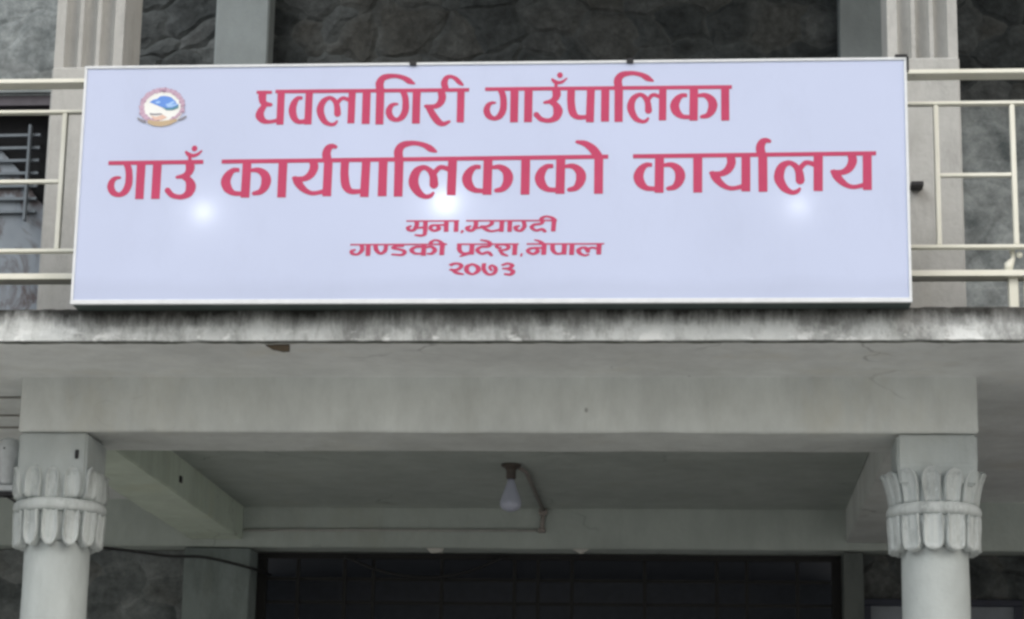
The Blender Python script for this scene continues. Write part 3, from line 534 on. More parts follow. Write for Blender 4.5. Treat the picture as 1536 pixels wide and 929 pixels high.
[-12838,-773,-13088,-733,-13172,-703,-13238,-669,-13328,-595,-13462,-445,-13478,-408,-13485,-358,-13464,-298,-13432,-266,-13382,-245,-13318,-252,-13272,-275,-13145,-438,-13092,-484,-13002,-528,-12892,-555,-12828,-560,-12742,-543,-12676,-502,-12622,-449,-12590,-372,-12585,-152,-12597,-62,-12626,28,-12748,117,-12752,144,-13002,140,-13040,168,-13055,202,-13044,242,-13018,269,-12802,332,-12708,386,-12661,428,-12642,468,-12630,538,-12635,668,-12654,778,-13278,780,-13672,771,-13680,-728,-13692,-740,-14038,-740,-14049,-732,-14046,768,-14058,775,-14361,768,-14370,682,-14371,-738,-14382,-745,-14722,-745,-14735,-732,-14738,766,-14988,770,-15002,762,-14947,618,-14920,508,-14885,172,-14885,-48,-14895,-122,-14927,-242,-14996,-398,-15055,-482,-15110,-538,-15228,-609,-15368,-650,-15518,-650,-15612,-628,-15732,-579,-15808,-525,-15848,-479,-15904,-392,-15943,-298,-15965,-188,-15953,-72,-15923,18,-15889,88,-15842,155,-15768,219,-15688,253,-15592,275,-15502,275,-15408,254,-15380,212,-15382,188,-15400,162,-15428,147,-15542,131,-15602,89,-15630,52,-15660,-48,-15665,-158,-15621,-302,-15590,-352,-15545,-398,-15498,-429,-15442,-450,-15385,-422,-15331,-362,-15266,-248,-15237,-172,-15205,-42,-15195,72,-15195,272,-15210,448,-15242,598,-15302,748,-15318,765,-15962,766,-15970,778,-15970,942,-12552,960,-12543,968,-12555,1112,-12609,1148,-12650,1188,-12693,1272,-12707,1338,-12669,1372,-12648,1376,-12552,1316,-12408,1247,-12322,1230,-12208,1261,-12158,1286,-12008,1394,-11968,1391,-11955,1378,-11958,1342,-12060,1212,-12126,1152,-12192,1111,-12272,1082,-12332,1070,-12402,1071,-12410,1062,-12392,961,-11902,965,-11890,952,-11890,798,-11898,786,-12273,782,-12250,662,-12250,572,-12272,482,-12341,348,-12445,238,-12368,180,-12290,102,-12221,8,-12187,-62,-12160,-152,-12155,-242,-12177,-358,-12202,-428,-12251,-522,-12295,-582,-12352,-640,-12402,-674,-12472,-708,-12622,-753,-12758,-775],
[12782,-738,12682,-718,12582,-683,12421,-592,12358,-540,12270,-448,12146,-272,12082,-118,12060,42,12092,242,12117,322,12176,458,12250,568,12338,644,12452,703,12582,740,12692,750,12762,738,12838,713,12988,629,13108,529,13242,680,13308,719,13362,738,13458,745,13538,735,13702,687,13702,924,11818,915,11798,908,11795,-462,11790,-588,11778,-600,11438,-600,11426,-592,11426,908,11112,910,11101,902,11090,-308,11085,-568,11072,-580,10728,-574,10712,-478,10402,-535,10258,-535,10088,-493,9902,-409,9746,-302,9598,-160,9501,-32,9457,62,9433,152,9397,208,9395,238,9406,262,9448,298,9508,300,9548,323,9588,302,9638,290,9822,295,9902,326,9965,368,10030,432,10069,488,10128,638,10140,692,10140,772,10116,902,9122,899,9115,888,9110,-602,9098,-615,8752,-615,8741,-608,8741,892,7542,890,7530,872,7532,660,7748,705,7892,700,8018,663,8082,634,8172,579,8240,522,8324,418,8378,308,8410,182,8410,68,8388,-38,8329,-188,8255,-298,8159,-392,8042,-469,7942,-503,7722,-520,7662,-509,7631,-482,7615,-442,7617,-412,7635,-378,7668,-352,7858,-288,7895,-258,7928,-208,7963,-118,7985,-32,7995,38,7995,178,7978,262,7949,332,7908,390,7828,464,7792,483,7728,500,7534,498,7525,478,7515,-602,7502,-615,7362,-615,7148,-609,7132,-536,6838,-530,6692,-488,6568,-429,6448,-340,6356,-222,6302,-108,6270,18,6270,148,6307,278,6386,422,6498,550,6618,634,6712,678,6782,698,6858,705,7032,680,7040,668,7038,514,6908,510,6848,498,6805,462,6766,408,6717,298,6687,192,6680,62,6702,-32,6741,-138,6796,-232,6848,-290,6888,-313,6948,-330,7142,-345,7158,881,6252,886,6245,898,6246,1058,6258,1065,11338,1090,11350,1102,11330,1222,11335,1348,11367,1462,11401,1538,11452,1610,11532,1679,11612,1713,11698,1730,11768,1730,11848,1704,11942,1650,11964,1628,11975,1592,11964,1548,11942,1521,11918,1510,11868,1510,11788,1523,11750,1492,11726,1452,11700,1362,11695,1272,11732,1102,11748,1090,16258,1114,16265,1102,16262,939,16092,935,16080,922,16061,-548,15708,-549,15700,-538,15699,-458,15688,-450,15368,-510,15212,-505,15058,-463,14902,-394,14746,-292,14582,-140,14481,-8,14427,112,14408,188,14377,232,14375,268,14386,292,14422,323,14482,325,14522,348,14622,315,14792,320,14888,356,14958,405,15044,508,15108,668,15120,792,15093,928,14098,925,14086,918,14080,852,14058,-578,14042,-585,13722,-580,13681,-568,13697,458,13518,538,13432,545,13375,512,13292,414,13241,338,13290,168,13325,-122,13289,-212,13250,-252,13198,-283,13138,-293,13082,-283,13031,-258,12991,-218,12956,-152,12950,188,12933,268,12894,368,12835,452,12788,495,12742,523,12692,535,12625,498,12551,408,12522,328,12490,198,12475,58,12480,-22,12512,-138,12551,-232,12616,-352,12660,-412,12738,-490,12808,-533,12862,-540,12992,-503,13112,-409,13181,-468,13124,-602,13062,-669,12988,-708,12922,-728,12852,-740],
[-7175,-442,-7038,-440,-6756,-368,-6740,768,-6748,813,-7005,808,-6975,658,-6975,568,-7002,452,-7076,292,-7140,202,-7208,135,-7312,61,-7398,22,-7502,-10,-7629,-28,-7562,-149,-7405,-328,-7292,-404,-7222,-433],
[-5435,-368,-5268,-370,-5172,-365,-5161,-358,-5130,782,-5138,819,-5662,820,-5674,812,-5685,658,-5685,392,-5675,228,-5630,-82,-5578,-252,-5544,-318,-5500,-352],
[10295,-348,10408,-350,10472,-340,10724,-272,10735,722,10735,892,10728,904,10472,902,10500,768,10500,648,10448,478,10378,351,10282,240,10148,146,10022,97,9848,62,9932,-79,10070,-232,10182,-309],
[15285,-322,15372,-325,15442,-315,15698,-248,15715,862,15715,922,15708,934,15450,928,15480,778,15480,688,15453,572,15379,412,15310,318,15252,260,15132,176,15042,137,14922,105,14827,98,14841,58,14896,-32,15045,-202,15148,-274,15208,-303],
[-12298,1337,-12352,1352,-12378,1370,-12408,1408,-12423,1472,-12408,1532,-12372,1575,-12352,1588,-12292,1603,-12232,1584,-12192,1545,-12170,1468,-12195,1392,-12238,1352]],"line3":[[-2618,-2448,-2802,-2408,-2832,-2388,-2833,-2362,-2788,-2335,-2562,-2350,-2476,-2332,-2470,-2318,-2485,-2268,-2475,-2228,-2478,-2094,-2712,-2117,-2792,-2194,-2882,-2230,-2978,-2235,-3102,-2204,-3149,-2172,-3184,-2122,-3195,-2058,-3184,-2028,-3132,-1991,-3022,-1952,-2962,-1957,-2937,-1978,-2942,-2012,-3019,-2058,-3030,-2078,-2998,-2123,-2932,-2128,-2896,-2088,-2847,-1972,-2835,-1902,-2840,-1812,-2852,-1800,-3172,-1798,-3185,-1782,-3184,-1748,-3172,-1737,-982,-1740,-961,-1752,-962,-1796,-990,-1818,-995,-2228,-1018,-2245,-1168,-2245,-1189,-2232,-1180,-1872,-1180,-1818,-1188,-1806,-1402,-1809,-1410,-2228,-1421,-2242,-1582,-2245,-1602,-2238,-1602,-1994,-1758,-1985,-1773,-1992,-1736,-2032,-1715,-2072,-1717,-2122,-1736,-2152,-1778,-2184,-1852,-2218,-1992,-2250,-2062,-2238,-2122,-2216,-2179,-2182,-2235,-2132,-2253,-2092,-2255,-2052,-2225,-1982,-2198,-1956,-2142,-1926,-2062,-1905,-1608,-1904,-1600,-1892,-1602,-1809,-2272,-1806,-2280,-1818,-2285,-2232,-2308,-2258,-2300,-2308,-2307,-2358,-2348,-2399,-2418,-2428,-2522,-2450],
[-858,-2313,-892,-2308,-905,-2292,-868,-2178,-842,-2165,-768,-2179,-762,-2208,-806,-2288,-828,-2311],
[2612,-2298,2558,-2284,2478,-2203,2318,-2250,2268,-2255,2198,-2243,2112,-2209,2032,-2159,1972,-2088,1976,-2018,2048,-1946,2112,-1912,2178,-1890,2392,-1873,2422,-1842,2398,-1810,1814,-1812,1855,-1962,1855,-2008,1833,-2072,1780,-2152,1714,-2218,1652,-2253,1582,-2270,1458,-2253,1361,-2208,1328,-2174,1302,-2128,1295,-2058,1313,-2022,1382,-1987,1522,-1965,1558,-1972,1583,-1992,1583,-2018,1568,-2034,1488,-2072,1481,-2098,1492,-2138,1512,-2158,1552,-2170,1574,-2162,1654,-2058,1678,-1982,1634,-1818,1622,-1810,1252,-1814,1235,-2242,1218,-2260,1062,-2255,1046,-2242,1055,-1822,1042,-1810,928,-1810,916,-1818,900,-2218,892,-2246,878,-2255,722,-2255,708,-2248,702,-2219,692,-2217,432,-2270,292,-2265,222,-2248,122,-2209,-22,-2100,-252,-2141,-308,-2195,-368,-2233,-448,-2255,-512,-2255,-602,-2233,-672,-2195,-714,-2138,-725,-2082,-710,-2042,-658,-2006,-518,-1967,-482,-1967,-448,-1987,-447,-2022,-518,-2070,-526,-2088,-498,-2135,-458,-2148,-396,-2052,-365,-1958,-360,-1892,-369,-1808,-672,-1803,-684,-1792,-685,-1758,-668,-1740,2362,-1745,2372,-1738,2370,-1698,2381,-1668,2438,-1621,2502,-1592,2592,-1567,2698,-1560,2832,-1580,2938,-1612,2988,-1636,3057,-1698,3088,-1709,3092,-1741,3109,-1758,3110,-1792,3088,-1814,3080,-1848,3052,-2242,3032,-2250,2942,-2250,2878,-2245,2861,-2232,2890,-1838,2882,-1811,2608,-1811,2554,-1912,2512,-1944,2422,-1975,2232,-1992,2188,-2011,2141,-2058,2171,-2098,2262,-2150,2448,-2095,2522,-2095,2588,-2121,2640,-2168,2685,-2238,2685,-2262,2672,-2280],
[380,-2178,502,-2170,708,-2116,720,-1882,716,-1812,488,-1812,488,-1908,444,-1968,318,-2038,248,-2060,168,-2068,218,-2104,342,-2168],
[-2010,-2142,-1988,-2143,-1948,-2124,-1902,-2088,-1939,-1998,-2042,-2012,-2079,-2052,-2085,-2072,-2072,-2094],
[-185,-2038,-102,-2028,-84,-1992,-52,-1975,132,-1975,208,-1958,262,-1929,309,-1888,315,-1858,308,-1818,292,-1805,-162,-1806,-170,-1818,-165,-1942],
[-2656,-2022,-2478,-2001,-2474,-1808,-2642,-1809,-2640,-1918],
[2562,-1742,2872,-1745,2887,-1738,2862,-1705,2818,-1682,2722,-1655,2652,-1650,2608,-1664,2562,-1695,2551,-1718]],"line4":[[-912,-3328,-930,-3312,-925,-3282,-798,-3218,-868,-3194,-929,-3158,-965,-3128,-1019,-3048,-1040,-2968,-1030,-2822,-1040,-2762,-1028,-2747,238,-2750,247,-2742,242,-2736,182,-2697,-72,-2631,-87,-2612,-86,-2592,-38,-2575,192,-2600,292,-2627,374,-2672,452,-2750,1518,-2750,1539,-2762,1537,-2808,1492,-2816,1485,-2828,1465,-3238,1452,-3253,1292,-3255,1261,-3238,1280,-2868,1272,-2816,1143,-2818,1194,-2868,1202,-2922,1178,-2979,1128,-3024,1022,-3068,867,-3088,870,-3102,942,-3174,1109,-3258,1109,-3298,1082,-3313,1052,-3315,898,-3283,818,-3249,771,-3208,713,-3092,668,-3062,672,-3035,708,-3012,922,-2990,998,-2964,1024,-2938,1037,-2908,998,-2876,952,-2857,892,-2840,782,-2840,712,-2861,703,-2878,728,-2903,808,-2897,843,-2938,838,-2966,752,-2995,658,-2988,562,-2935,542,-2908,537,-2878,542,-2852,573,-2818,558,-2810,478,-2810,418,-2827,385,-2882,322,-2923,232,-2940,32,-2940,-12,-2952,-58,-2980,-89,-3018,-93,-3038,-52,-3094,12,-3143,48,-3138,138,-3097,208,-3075,288,-3075,362,-3106,405,-3142,480,-3252,468,-3288,438,-3303,402,-3305,361,-3292,242,-3184,48,-3245,-2,-3245,-78,-3223,-138,-3194,-212,-3140,-268,-3068,-268,-3002,-240,-2958,-182,-2911,-112,-2876,2,-2845,238,-2840,253,-2828,252,-2812,-292,-2810,-305,-2822,-320,-3192,-328,-3222,-348,-3230,-508,-3225,-838,-3318],
[1622,-3323,1595,-3302,1618,-3184,1638,-3175,1708,-3184,1713,-3218,1673,-3312,1652,-3325],
[4232,-3323,4092,-3279,4022,-3244,3955,-3192,3922,-3142,3910,-3068,3926,-3022,3958,-2990,4078,-2922,4178,-2895,4302,-2902,4368,-2922,4418,-2950,4478,-2922,4542,-2905,4612,-2905,4752,-2934,4760,-2918,4758,-2821,3852,-2821,3845,-2832,3830,-3212,3822,-3251,3802,-3260,3642,-3255,3621,-3242,3640,-2892,3640,-2832,3632,-2821,3548,-2820,3536,-2828,3512,-3238,3492,-3245,3298,-3240,3202,-3255,3122,-3255,3052,-3238,2982,-3204,2922,-3155,2871,-3088,2840,-2998,2848,-2819,2708,-2815,2695,-2828,2680,-3168,2668,-3251,2492,-3250,2473,-3242,2479,-3002,2468,-2995,2378,-2990,2362,-2998,2404,-3048,2415,-3082,2413,-3118,2392,-3155,2332,-3199,2248,-3238,2162,-3260,2108,-3260,1998,-3229,1902,-3179,1852,-3135,1835,-3102,1835,-3048,1862,-2995,1938,-2947,2038,-2920,2262,-2905,2478,-2914,2490,-2892,2488,-2842,2452,-2815,1872,-2815,1856,-2802,1856,-2762,1878,-2750,2402,-2752,2358,-2706,2173,-2628,2173,-2592,2208,-2580,2362,-2607,2472,-2642,2532,-2676,2632,-2755,5068,-2757,5079,-2768,5077,-2812,4978,-2821,4967,-2838,4950,-3218,4938,-3246,4768,-3250,4748,-3242,4750,-3042,4742,-3031,4602,-2995,4548,-2997,4473,-3042,4492,-3108,4485,-3142,4448,-3168,4392,-3175,4326,-3148,4250,-3012,4188,-2990,4132,-3030,4105,-3072,4121,-3122,4162,-3170,4232,-3219,4278,-3238,4308,-3240,4428,-3206,4472,-3242,4462,-3269,4358,-3313,4308,-3325],
[-3398,-3278,-3748,-3240,-3783,-3212,-3779,-3182,-3732,-3165,-3372,-3185,-3338,-3175,-3302,-3122,-3310,-3092,-3362,-3067,-3482,-3030,-3678,-2998,-3764,-2968,-3788,-2942,-3788,-2892,-3738,-2846,-3675,-2818,-3692,-2810,-3906,-2812,-3915,-2832,-3925,-2998,-3961,-3082,-4012,-3135,-4068,-3174,-4132,-3203,-4182,-3215,-4248,-3215,-4302,-3198,-4352,-3174,-4432,-3115,-4482,-3059,-4508,-3012,-4525,-2952,-4538,-2814,-4638,-2811,-4645,-2822,-4650,-3212,-4658,-3256,-4678,-3265,-4832,-3265,-4852,-3256,-4850,-2822,-4862,-2810,-4922,-2810,-4930,-2822,-4900,-2932,-4907,-3012,-4942,-3079,-5015,-3158,-5088,-3209,-5182,-3245,-5282,-3250,-5382,-3233,-5468,-3199,-5514,-3152,-5530,-3108,-5524,-3038,-5498,-3011,-5442,-2987,-5338,-2965,-5292,-2967,-5262,-2988,-5262,-3018,-5278,-3034,-5359,-3068,-5365,-3082,-5358,-3102,-5338,-3130,-5302,-3143,-5212,-3146,-5132,-3069,-5092,-2992,-5085,-2942,-5112,-2832,-5128,-2810,-5492,-2810,-5509,-2798,-5509,-2758,-5488,-2745,-2228,-2745,-2216,-2738,-2220,-2698,-2199,-2652,-2102,-2597,-1968,-2560,-1892,-2560,-1828,-2572,-1678,-2626,-1583,-2712,-1543,-2722,-1532,-2744,-1462,-2745,-1446,-2758,-1452,-2806,-1544,-2818,-1560,-3182,-1566,-3238,-1578,-3248,-1688,-3250,-1752,-3245,-1769,-3232,-1750,-2878,-1750,-2822,-1758,-2811,-2306,-2812,-2310,-2842,-2302,-2855,-2188,-2830,-2098,-2830,-2032,-2847,-1982,-2871,-1908,-2925,-1876,-2962,-1857,-3008,-1857,-3052,-1871,-3092,-1918,-3150,-2032,-3223,-2122,-3240,-2242,-3218,-2294,-3198,-2294,-3158,-2262,-3140,-2137,-3138,-2066,-3068,-2052,-3042,-2050,-3018,-2085,-2962,-2142,-2922,-2308,-2946,-2315,-2958,-2326,-3258,-2342,-3270,-2412,-3270,-2518,-3263,-2538,-3222,-2748,-3225,-2852,-3198,-2962,-3135,-3002,-3094,-3023,-3058,-3025,-2998,-3012,-2971,-2969,-2928,-2892,-2881,-2752,-2835,-2528,-2835,-2516,-2828,-2519,-2812,-3232,-2810,-3244,-2818,-3251,-2878,-3262,-2888,-3558,-2885,-3594,-2898,-3392,-2942,-3232,-2992,-3178,-3016,-3131,-3058,-3127,-3138,-3151,-3188,-3182,-3220,-3262,-3263,-3308,-3275],
[2110,-3158,2138,-3158,2168,-3144,2232,-3083,2235,-3058,2216,-2998,2082,-3017,2032,-3036,2006,-3062,2002,-3082,2012,-3099],
[3140,-3158,3212,-3160,3312,-3141,3326,-2822,3232,-2815,3042,-2819,3035,-2902,3042,-3018,3086,-3108],
[-2695,-3132,-2578,-3135,-2528,-3126,-2520,-3038,-2524,-2928,-2728,-2932,-2784,-2962,-2825,-3002,-2833,-3032,-2798,-3090,-2748,-3123],
[-750,-3122,-662,-3125,-548,-3110,-522,-3098,-510,-2888,-514,-2812,-838,-2814,-845,-2882,-838,-2992,-799,-3082],
[-4213,-3112,-4172,-3090,-4117,-3018,-4095,-2928,-4091,-2818,-4102,-2810,-4338,-2811,-4345,-2822,-4340,-2868,-4318,-2978,-4278,-3049],
[-2036,-2742,-1772,-2745,-1760,-2738,-1792,-2695,-1828,-2671,-1932,-2641,-1990,-2658,-2038,-2690,-2050,-2712]],"line5":[[1148,-4138,968,-4103,932,-4082,932,-4048,952,-4031,992,-4020,1168,-4038,1209,-4002,1225,-3972,1222,-3956,1058,-3882,878,-3863,851,-3848,845,-3828,852,-3811,882,-3795,1098,-3783,1142,-3755,1178,-3719,1181,-3702,1122,-3672,1068,-3660,872,-3727,812,-3683,818,-3654,1002,-3577,1102,-3565,1268,-3602,1328,-3631,1364,-3662,1375,-3708,1359,-3752,1264,-3838,1372,-3886,1405,-3918,1415,-3938,1415,-3978,1404,-4012,1365,-4068,1298,-4114,1208,-4140],
[318,-4133,248,-4118,176,-4082,92,-4010,26,-3918,0,-3852,-5,-3772,21,-3608,31,-3598,172,-3595,192,-3602,195,-3658,180,-3798,197,-3862,265,-3978,306,-4018,338,-4033,412,-4023,464,-3998,493,-3948,510,-3872,508,-3838,489,-3792,438,-3739,412,-3761,405,-3782,469,-3878,472,-3902,452,-3924,422,-3935,392,-3933,358,-3917,301,-3842,280,-3792,291,-3732,341,-3682,412,-3650,492,-3657,608,-3716,648,-3750,674,-3788,690,-3858,685,-3912,659,-3992,618,-4050,548,-4094,478,-4118,382,-4135],
[-412,-4108,-492,-4088,-582,-4049,-658,-4000,-694,-3958,-715,-3898,-720,-3828,-708,-3762,-680,-3708,-648,-3676,-602,-3652,-408,-3595,-318,-3602,-178,-3652,-81,-3708,-42,-3762,-20,-3848,-27,-3908,-50,-3958,-118,-4019,-228,-4078,-332,-4110],
[-802,-4098,-972,-4080,-1068,-4053,-1159,-4002,-1252,-3912,-1318,-3903,-1349,-3878,-1338,-3846,-1238,-3812,-1178,-3835,-1102,-3835,-1038,-3819,-968,-3770,-931,-3728,-922,-3698,-938,-3675,-1028,-3655,-1102,-3655,-1148,-3671,-1248,-3729,-1362,-3662,-1362,-3638,-1208,-3572,-1112,-3555,-1022,-3555,-898,-3572,-852,-3586,-778,-3630,-745,-3688,-747,-3738,-775,-3788,-872,-3869,-942,-3903,-1024,-3928,-958,-3963,-731,-4032,-715,-4052,-721,-4082,-762,-4100],
[-385,-4018,-352,-4018,-288,-3975,-241,-3922,-225,-3878,-232,-3812,-255,-3768,-308,-3726,-378,-3691,-442,-3716,-488,-3745,-513,-3802,-519,-3848,-505,-3912,-478,-3954,-432,-3994]]}
for key, loops in TEXT.items():
    flat('lettering', 'red_ink', [[(l[i] / 10, l[i + 1] / 10) for i in range(0, len(l), 2)] for l in loops], SY - .0012, SG)
# the state emblem: wreath, snow mountains, hills, ribbon (units: 0.2275 mm, from its middle)
K = .2275
def em(pts): return [((x - 540) * K - 1378, -(y - 470) * K + 327) for x, y in pts]
def blob(x, y, r, k=.25, n=14, seed=0):
    rr = random.Random(seed + x * 3 + y); return em([(x + r * (1 + k * (rr.random() - .5)) * math.cos(2 * PI * i / n), y + r * (1 + k * (rr.random() - .5)) * math.sin(2 * PI * i / n)) for i in range(n)])
def ell(cx, cy_, rx, ry, n=48): return em([(cx + rx * math.cos(2 * PI * i / n), cy_ + ry * math.sin(2 * PI * i / n)) for i in range(n)])
E_ = flat('emblem', 'cream_ink', [ell(545, 455, 400, 365)], SY - .0012, SG)
flat('emblem_mountains', 'mountain_blue', [em([(290, 350), (360, 300), (430, 285), (490, 235), (560, 225), (630, 235), (700, 255), (790, 335), (800, 370), (850, 400), (830, 460), (730, 492), (620, 495), (540, 455), (470, 425), (380, 385)])], SY - .0020, E_)
flat('emblem_snow', 'pale_blue_ink', [em([(400, 345), (470, 325), (510, 350), (460, 375), (420, 370)]), em([(600, 390), (650, 380), (740, 330), (780, 350), (700, 405), (800, 385), (840, 395), (720, 450), (640, 450)])], SY - .0027, E_)
flat('emblem_hills', 'teal_ink', [em([(530, 440), (620, 470), (740, 465), (850, 405), (845, 470), (740, 510), (620, 510)])], SY - .0030, E_)
lo = []; rose = []
for i in range(26):
    a = math.radians(-78 - i * 7.2); lo.append(blob(545 + 400 * math.cos(a), 455 + 345 * math.sin(a) * (1 if math.sin(a) < 0 else .85), 42 + 6 * (i % 3), .5, 12, i))
flat('emblem_wreath', 'crimson_ink', lo[1::2], SY - .0020, E_)
flat('emblem_wreath', 'rose_ink', lo[0::2], SY - .0024, E_)
lo = []
for i in range(22):
    a = math.radians(-68 + i * 6.2); lo.append(blob(545 + 385 * math.cos(a), 455 + 350 * math.sin(a) * (1 if math.sin(a) < 0 else .8), 38 + 7 * (i % 3), .5, 12, i))
flat('emblem_wreath', 'crimson_ink', lo[0::2], SY - .0020, E_)
flat('emblem_wreath', 'rose_ink', lo[1::2], SY - .0024, E_)
flat('emblem_flag', 'crimson_ink', [em([(540, 90), (600, 118), (560, 128), (600, 160), (540, 165)])], SY - .0030, E_)
flat('emblem_hands', 'skin_ink', [em([(330, 610), (430, 640), (560, 600), (640, 650), (540, 700), (400, 700)])], SY - .0026, E_)
flat('emblem_river', 'grey_ink', [em([(300, 560), (400, 575), (520, 570), (560, 590), (420, 605), (320, 600)])], SY - .0022, E_)
flat('emblem_ribbon', 'tan_ink', [em([(290, 690), (400, 715), (540, 722), (680, 705), (800, 680), (850, 720), (700, 800), (540, 830), (400, 815), (270, 760)])], SY - .0032, E_)
for tail in (em([(75, 645), (180, 690), (250, 720), (250, 765), (150, 730), (85, 685)]), em([(1010, 615), (900, 670), (850, 695), (860, 725), (960, 690), (1010, 645)])):
    flat('emblem_ribbon_tail', 'grey_ink', [tail], SY - .0032, E_)

# ------------------------------------------------------------------ small things
# bulb on the porch ceiling
BL = empty('light_bulb', (-.998, 12.02, 3.64)); tag(BL, 'unlit milky white bulb hanging from the porch ceiling', 'bulb')
MB().lathe((-.998, 12.02, 3.641), [(.052, 0), (.052, -.012), (.034, -.022), (.026, -.035), (.026, -.075), (.020, -.080)], 24).build('bulb_holder', 'brown', BL)
MB().lathe((-.998, 12.02, 3.641), [(.018, -.078), (.022, -.10), (.032, -.13), (.046, -.165), (.056, -.20), (.056, -.222), (.044, -.240), (.02, -.250), (.004, -.252)], 28).build('bulb_globe', 'bulb', BL)
CD = empty('conduit', (-.931, 12.2, 3.63)); tag(CD, 'brownish pipe running from the ceiling bulb back to the rear beam', 'conduit')
MB().tube([(-.96, 12.05, 3.628), (-.931, 12.2, 3.628), (-.931, 13.57, 3.628)], .011, 10).build('ceiling_run', 'conduit', CD)
MB().tube([(-.931, 13.585, 3.63), (-.938, 13.585, 3.515)], .014, 10).build('drop', 'conduit', CD)
box('elbow_box', 'conduit', CD, -.958, -.905, 13.555, 13.598, 3.600, 3.638, .005)
box('joint_box', 'conduit', CD, -.962, -.916, 13.57, 13.598, 3.495, 3.522, .005)
tag(MB().tube([(-2.735, 13.590, 3.503), (-1.8, 13.590, 3.508), (-.965, 13.590, 3.510)], .008, 8).build('surface_wiring', 'conduit_pale'), 'thin pale wiring strip along the rear beam left of the bulb', 'wiring')
# cables
def sag(pts, n=8):
    out = []
    for i in range(len(pts) - 1):
        p0 = Vector(pts[max(i - 1, 0)]); p1 = Vector(pts[i]); p2 = Vector(pts[i + 1]); p3 = Vector(pts[min(i + 2, len(pts) - 1)])
        for k in range(n):
            t = k / n; out.append(.5 * (2 * p1 + (p2 - p0) * t + (2 * p0 - 5 * p1 + 4 * p2 - p3) * t * t + (3 * p1 - p0 - 3 * p2 + p3) * t ** 3))
    return out + [Vector(pts[-1])]
tag(MB().tube(sag([(-3.9, 13.66, 3.398), (-3.588, 13.54, 3.386), (-3.183, 13.54, 3.338), (-2.953, 13.54, 3.330), (-2.681, 13.56, 3.272), (-2.60, 13.82, 3.26)]), .0085, 8).build('slack_cable', 'cable'), 'black cable crossing in front of the rear left pilaster', 'cable')
tag(MB().tube(sag([(-2.15, 13.78, 3.372), (-1.904, 13.77, 3.280), (-1.64, 13.77, 3.248), (-1.399, 13.77, 3.282), (-1.18, 13.78, 3.374)]), .009, 8).build('hanging_cable', 'cable'), 'black cable sagging in front of the dark grille gate', 'cable')
# fixture on the outer side of the left column
FX = empty('outdoor_lamp', (XL0, 10.25, 3.2)); tag(FX, 'white outdoor lamp on a short arm left of the left column capital', 'lamp')
MB().box(-3.42, XL0 + .004, 10.20, 10.26, 3.200, 3.232, .006).build('arm', 'white_fix', FX)
MB().box(-3.42, XL0 - .01, 10.195, 10.265, 3.180, 3.1985).build('arm_underside', 'black', FX)
MB().lathe((-3.165, 10.23, 0), [(.030, 3.235), (.040, 3.25), (.046, 3.33), (.058, 3.37), (.056, 3.41), (.040, 3.44), (.02, 3.45)], 20).build('lamp_body', 'white_fix', FX)
MB().lathe((-3.172, 10.185, 3.395), [(.004, -.013), (.010, -.008), (.012, 0), (.010, .008), (.004, .013)], 14).build('lamp_lens', 'glass', FX)
tag(MB().tube(sag([(-3.5, 10.24, 3.30), (-3.188, 10.22, 3.19), (-3.09, 10.2, 3.135), (-3.06, 10.2, 3.11)]), .006, 8).build('lamp_wire', 'cable'), 'dark wire running down to the left column under the white lamp arm', 'wire')
for y_, w_ in ((10.435, 'frontmost'), (10.885, 'middle'), (11.206, 'rearmost')):
    tag(MB().tube([(-6, y_ + .06, 3.683), (-4.5, y_ + .02, 3.684), (XL0 - .01, y_, 3.683)], .0042, 8).build('soffit_wire', 'conduit'), w_ + ' of three thin dark wires clipped under the slab left of the left column', 'wire', 'wires under the slab at the far left')
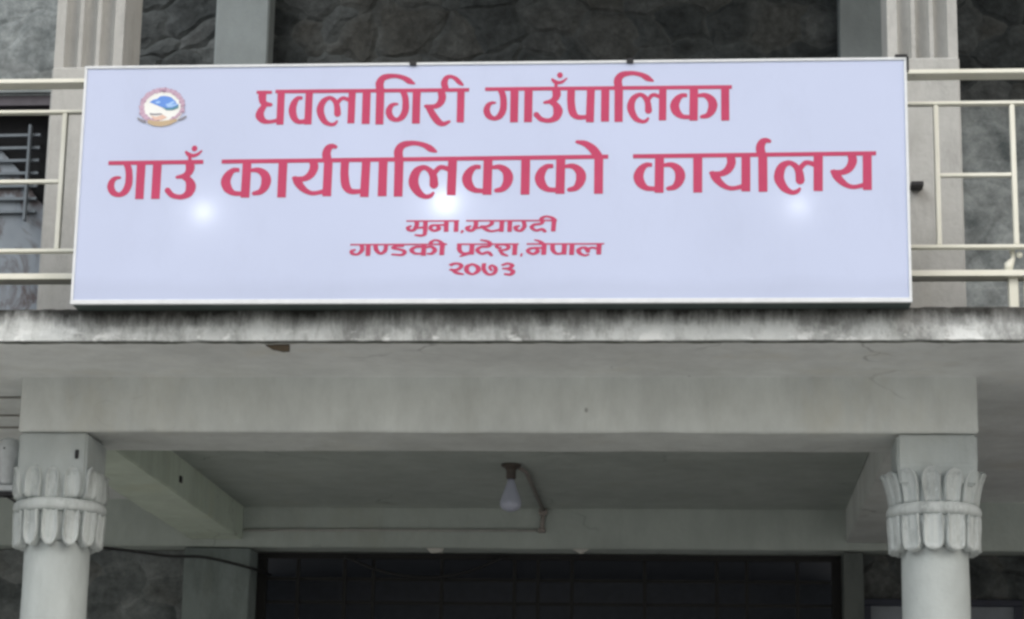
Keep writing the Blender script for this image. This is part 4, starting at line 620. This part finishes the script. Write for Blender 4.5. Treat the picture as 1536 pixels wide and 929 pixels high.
# fixings, holes, scraps
tag(MB().box(.950, 1.006, 10.06, 10.137, 4.582, 4.606, .004).build('fixing_clamp', 'black'), 'short black clamp on the right upper pilaster beside the sign edge', 'clamp')
tag(MB().prism([(-1.82, 3.688), (-1.718, 3.688), (-1.718, 3.662), (-1.745, 3.660), (-1.79, 3.670)], 9.325, 9.345).build('wood_scrap', 'wood'), 'small brown scrap of wood under the balcony edge', 'wood scrap')
tag(MB().box(-2.793, -2.777, 9.996, 10.0035, 3.318, 3.358, .002).build('bolt_stub', 'black'), 'black bolt stub on the front of the left column block', 'bolt')
tag(MB().box(-2.739, -2.729, 11.84, 11.88, 3.51, 3.545, .002).build('hook_stub', 'black'), 'dark metal hook stub on the inner side of the left side beam', 'hook')
tag(MB().prism([(-1.63, 3.402), (-1.525, 3.402), (-1.535, 3.378), (-1.60, 3.372)], 13.60, 13.603).build('paper_scrap', 'scrap'), 'pale scrap hanging under the rear beam left of the bulb', 'scrap')
tag(MB().prism([(-.76, 3.402), (-.655, 3.402), (-.69, 3.382), (-.705, 3.372), (-.725, 3.385)], 13.60, 13.603).build('paper_scrap', 'scrap'), 'torn pale scrap hanging under the rear beam right of the bulb', 'scrap')
# framed picture on the lower right wall
PF = empty('framed_picture', (1.42, 13.74, 2.3)); tag(PF, 'dark blue framed picture on the stone wall behind the right column', 'picture')
pf = MB(); x0, x1, z0, z1 = .955, 1.88, 2.42, 3.135
pf.box(x0, x1, 13.72, 13.775, z1 - .04, z1, .004); pf.box(x0, x1, 13.72, 13.775, z0, z0 + .04, .004); pf.box(x0, x0 + .045, 13.72, 13.775, z0 + .0405, z1 - .0405); pf.box(x1 - .045, x1, 13.72, 13.775, z0 + .0405, z1 - .0405)
pf.build('picture_frame', 'frame_blue', PF)
pr = box('print', 'paper', PF, x0 + .0452, x1 - .0452, 13.745, 13.76, z0 + .0402, z1 - .0402)
for cx_, cz, r in ((1.535, 2.975, .055), (1.645, 2.972, .05), (1.15, 2.93, .06)):
    MB().prism([(cx_ + r * math.cos(2 * PI * i / 20), cz + r * math.sin(2 * PI * i / 20) * .9) for i in range(20)], 13.742, 13.7448).build('print_figure', 'maroon', pr)
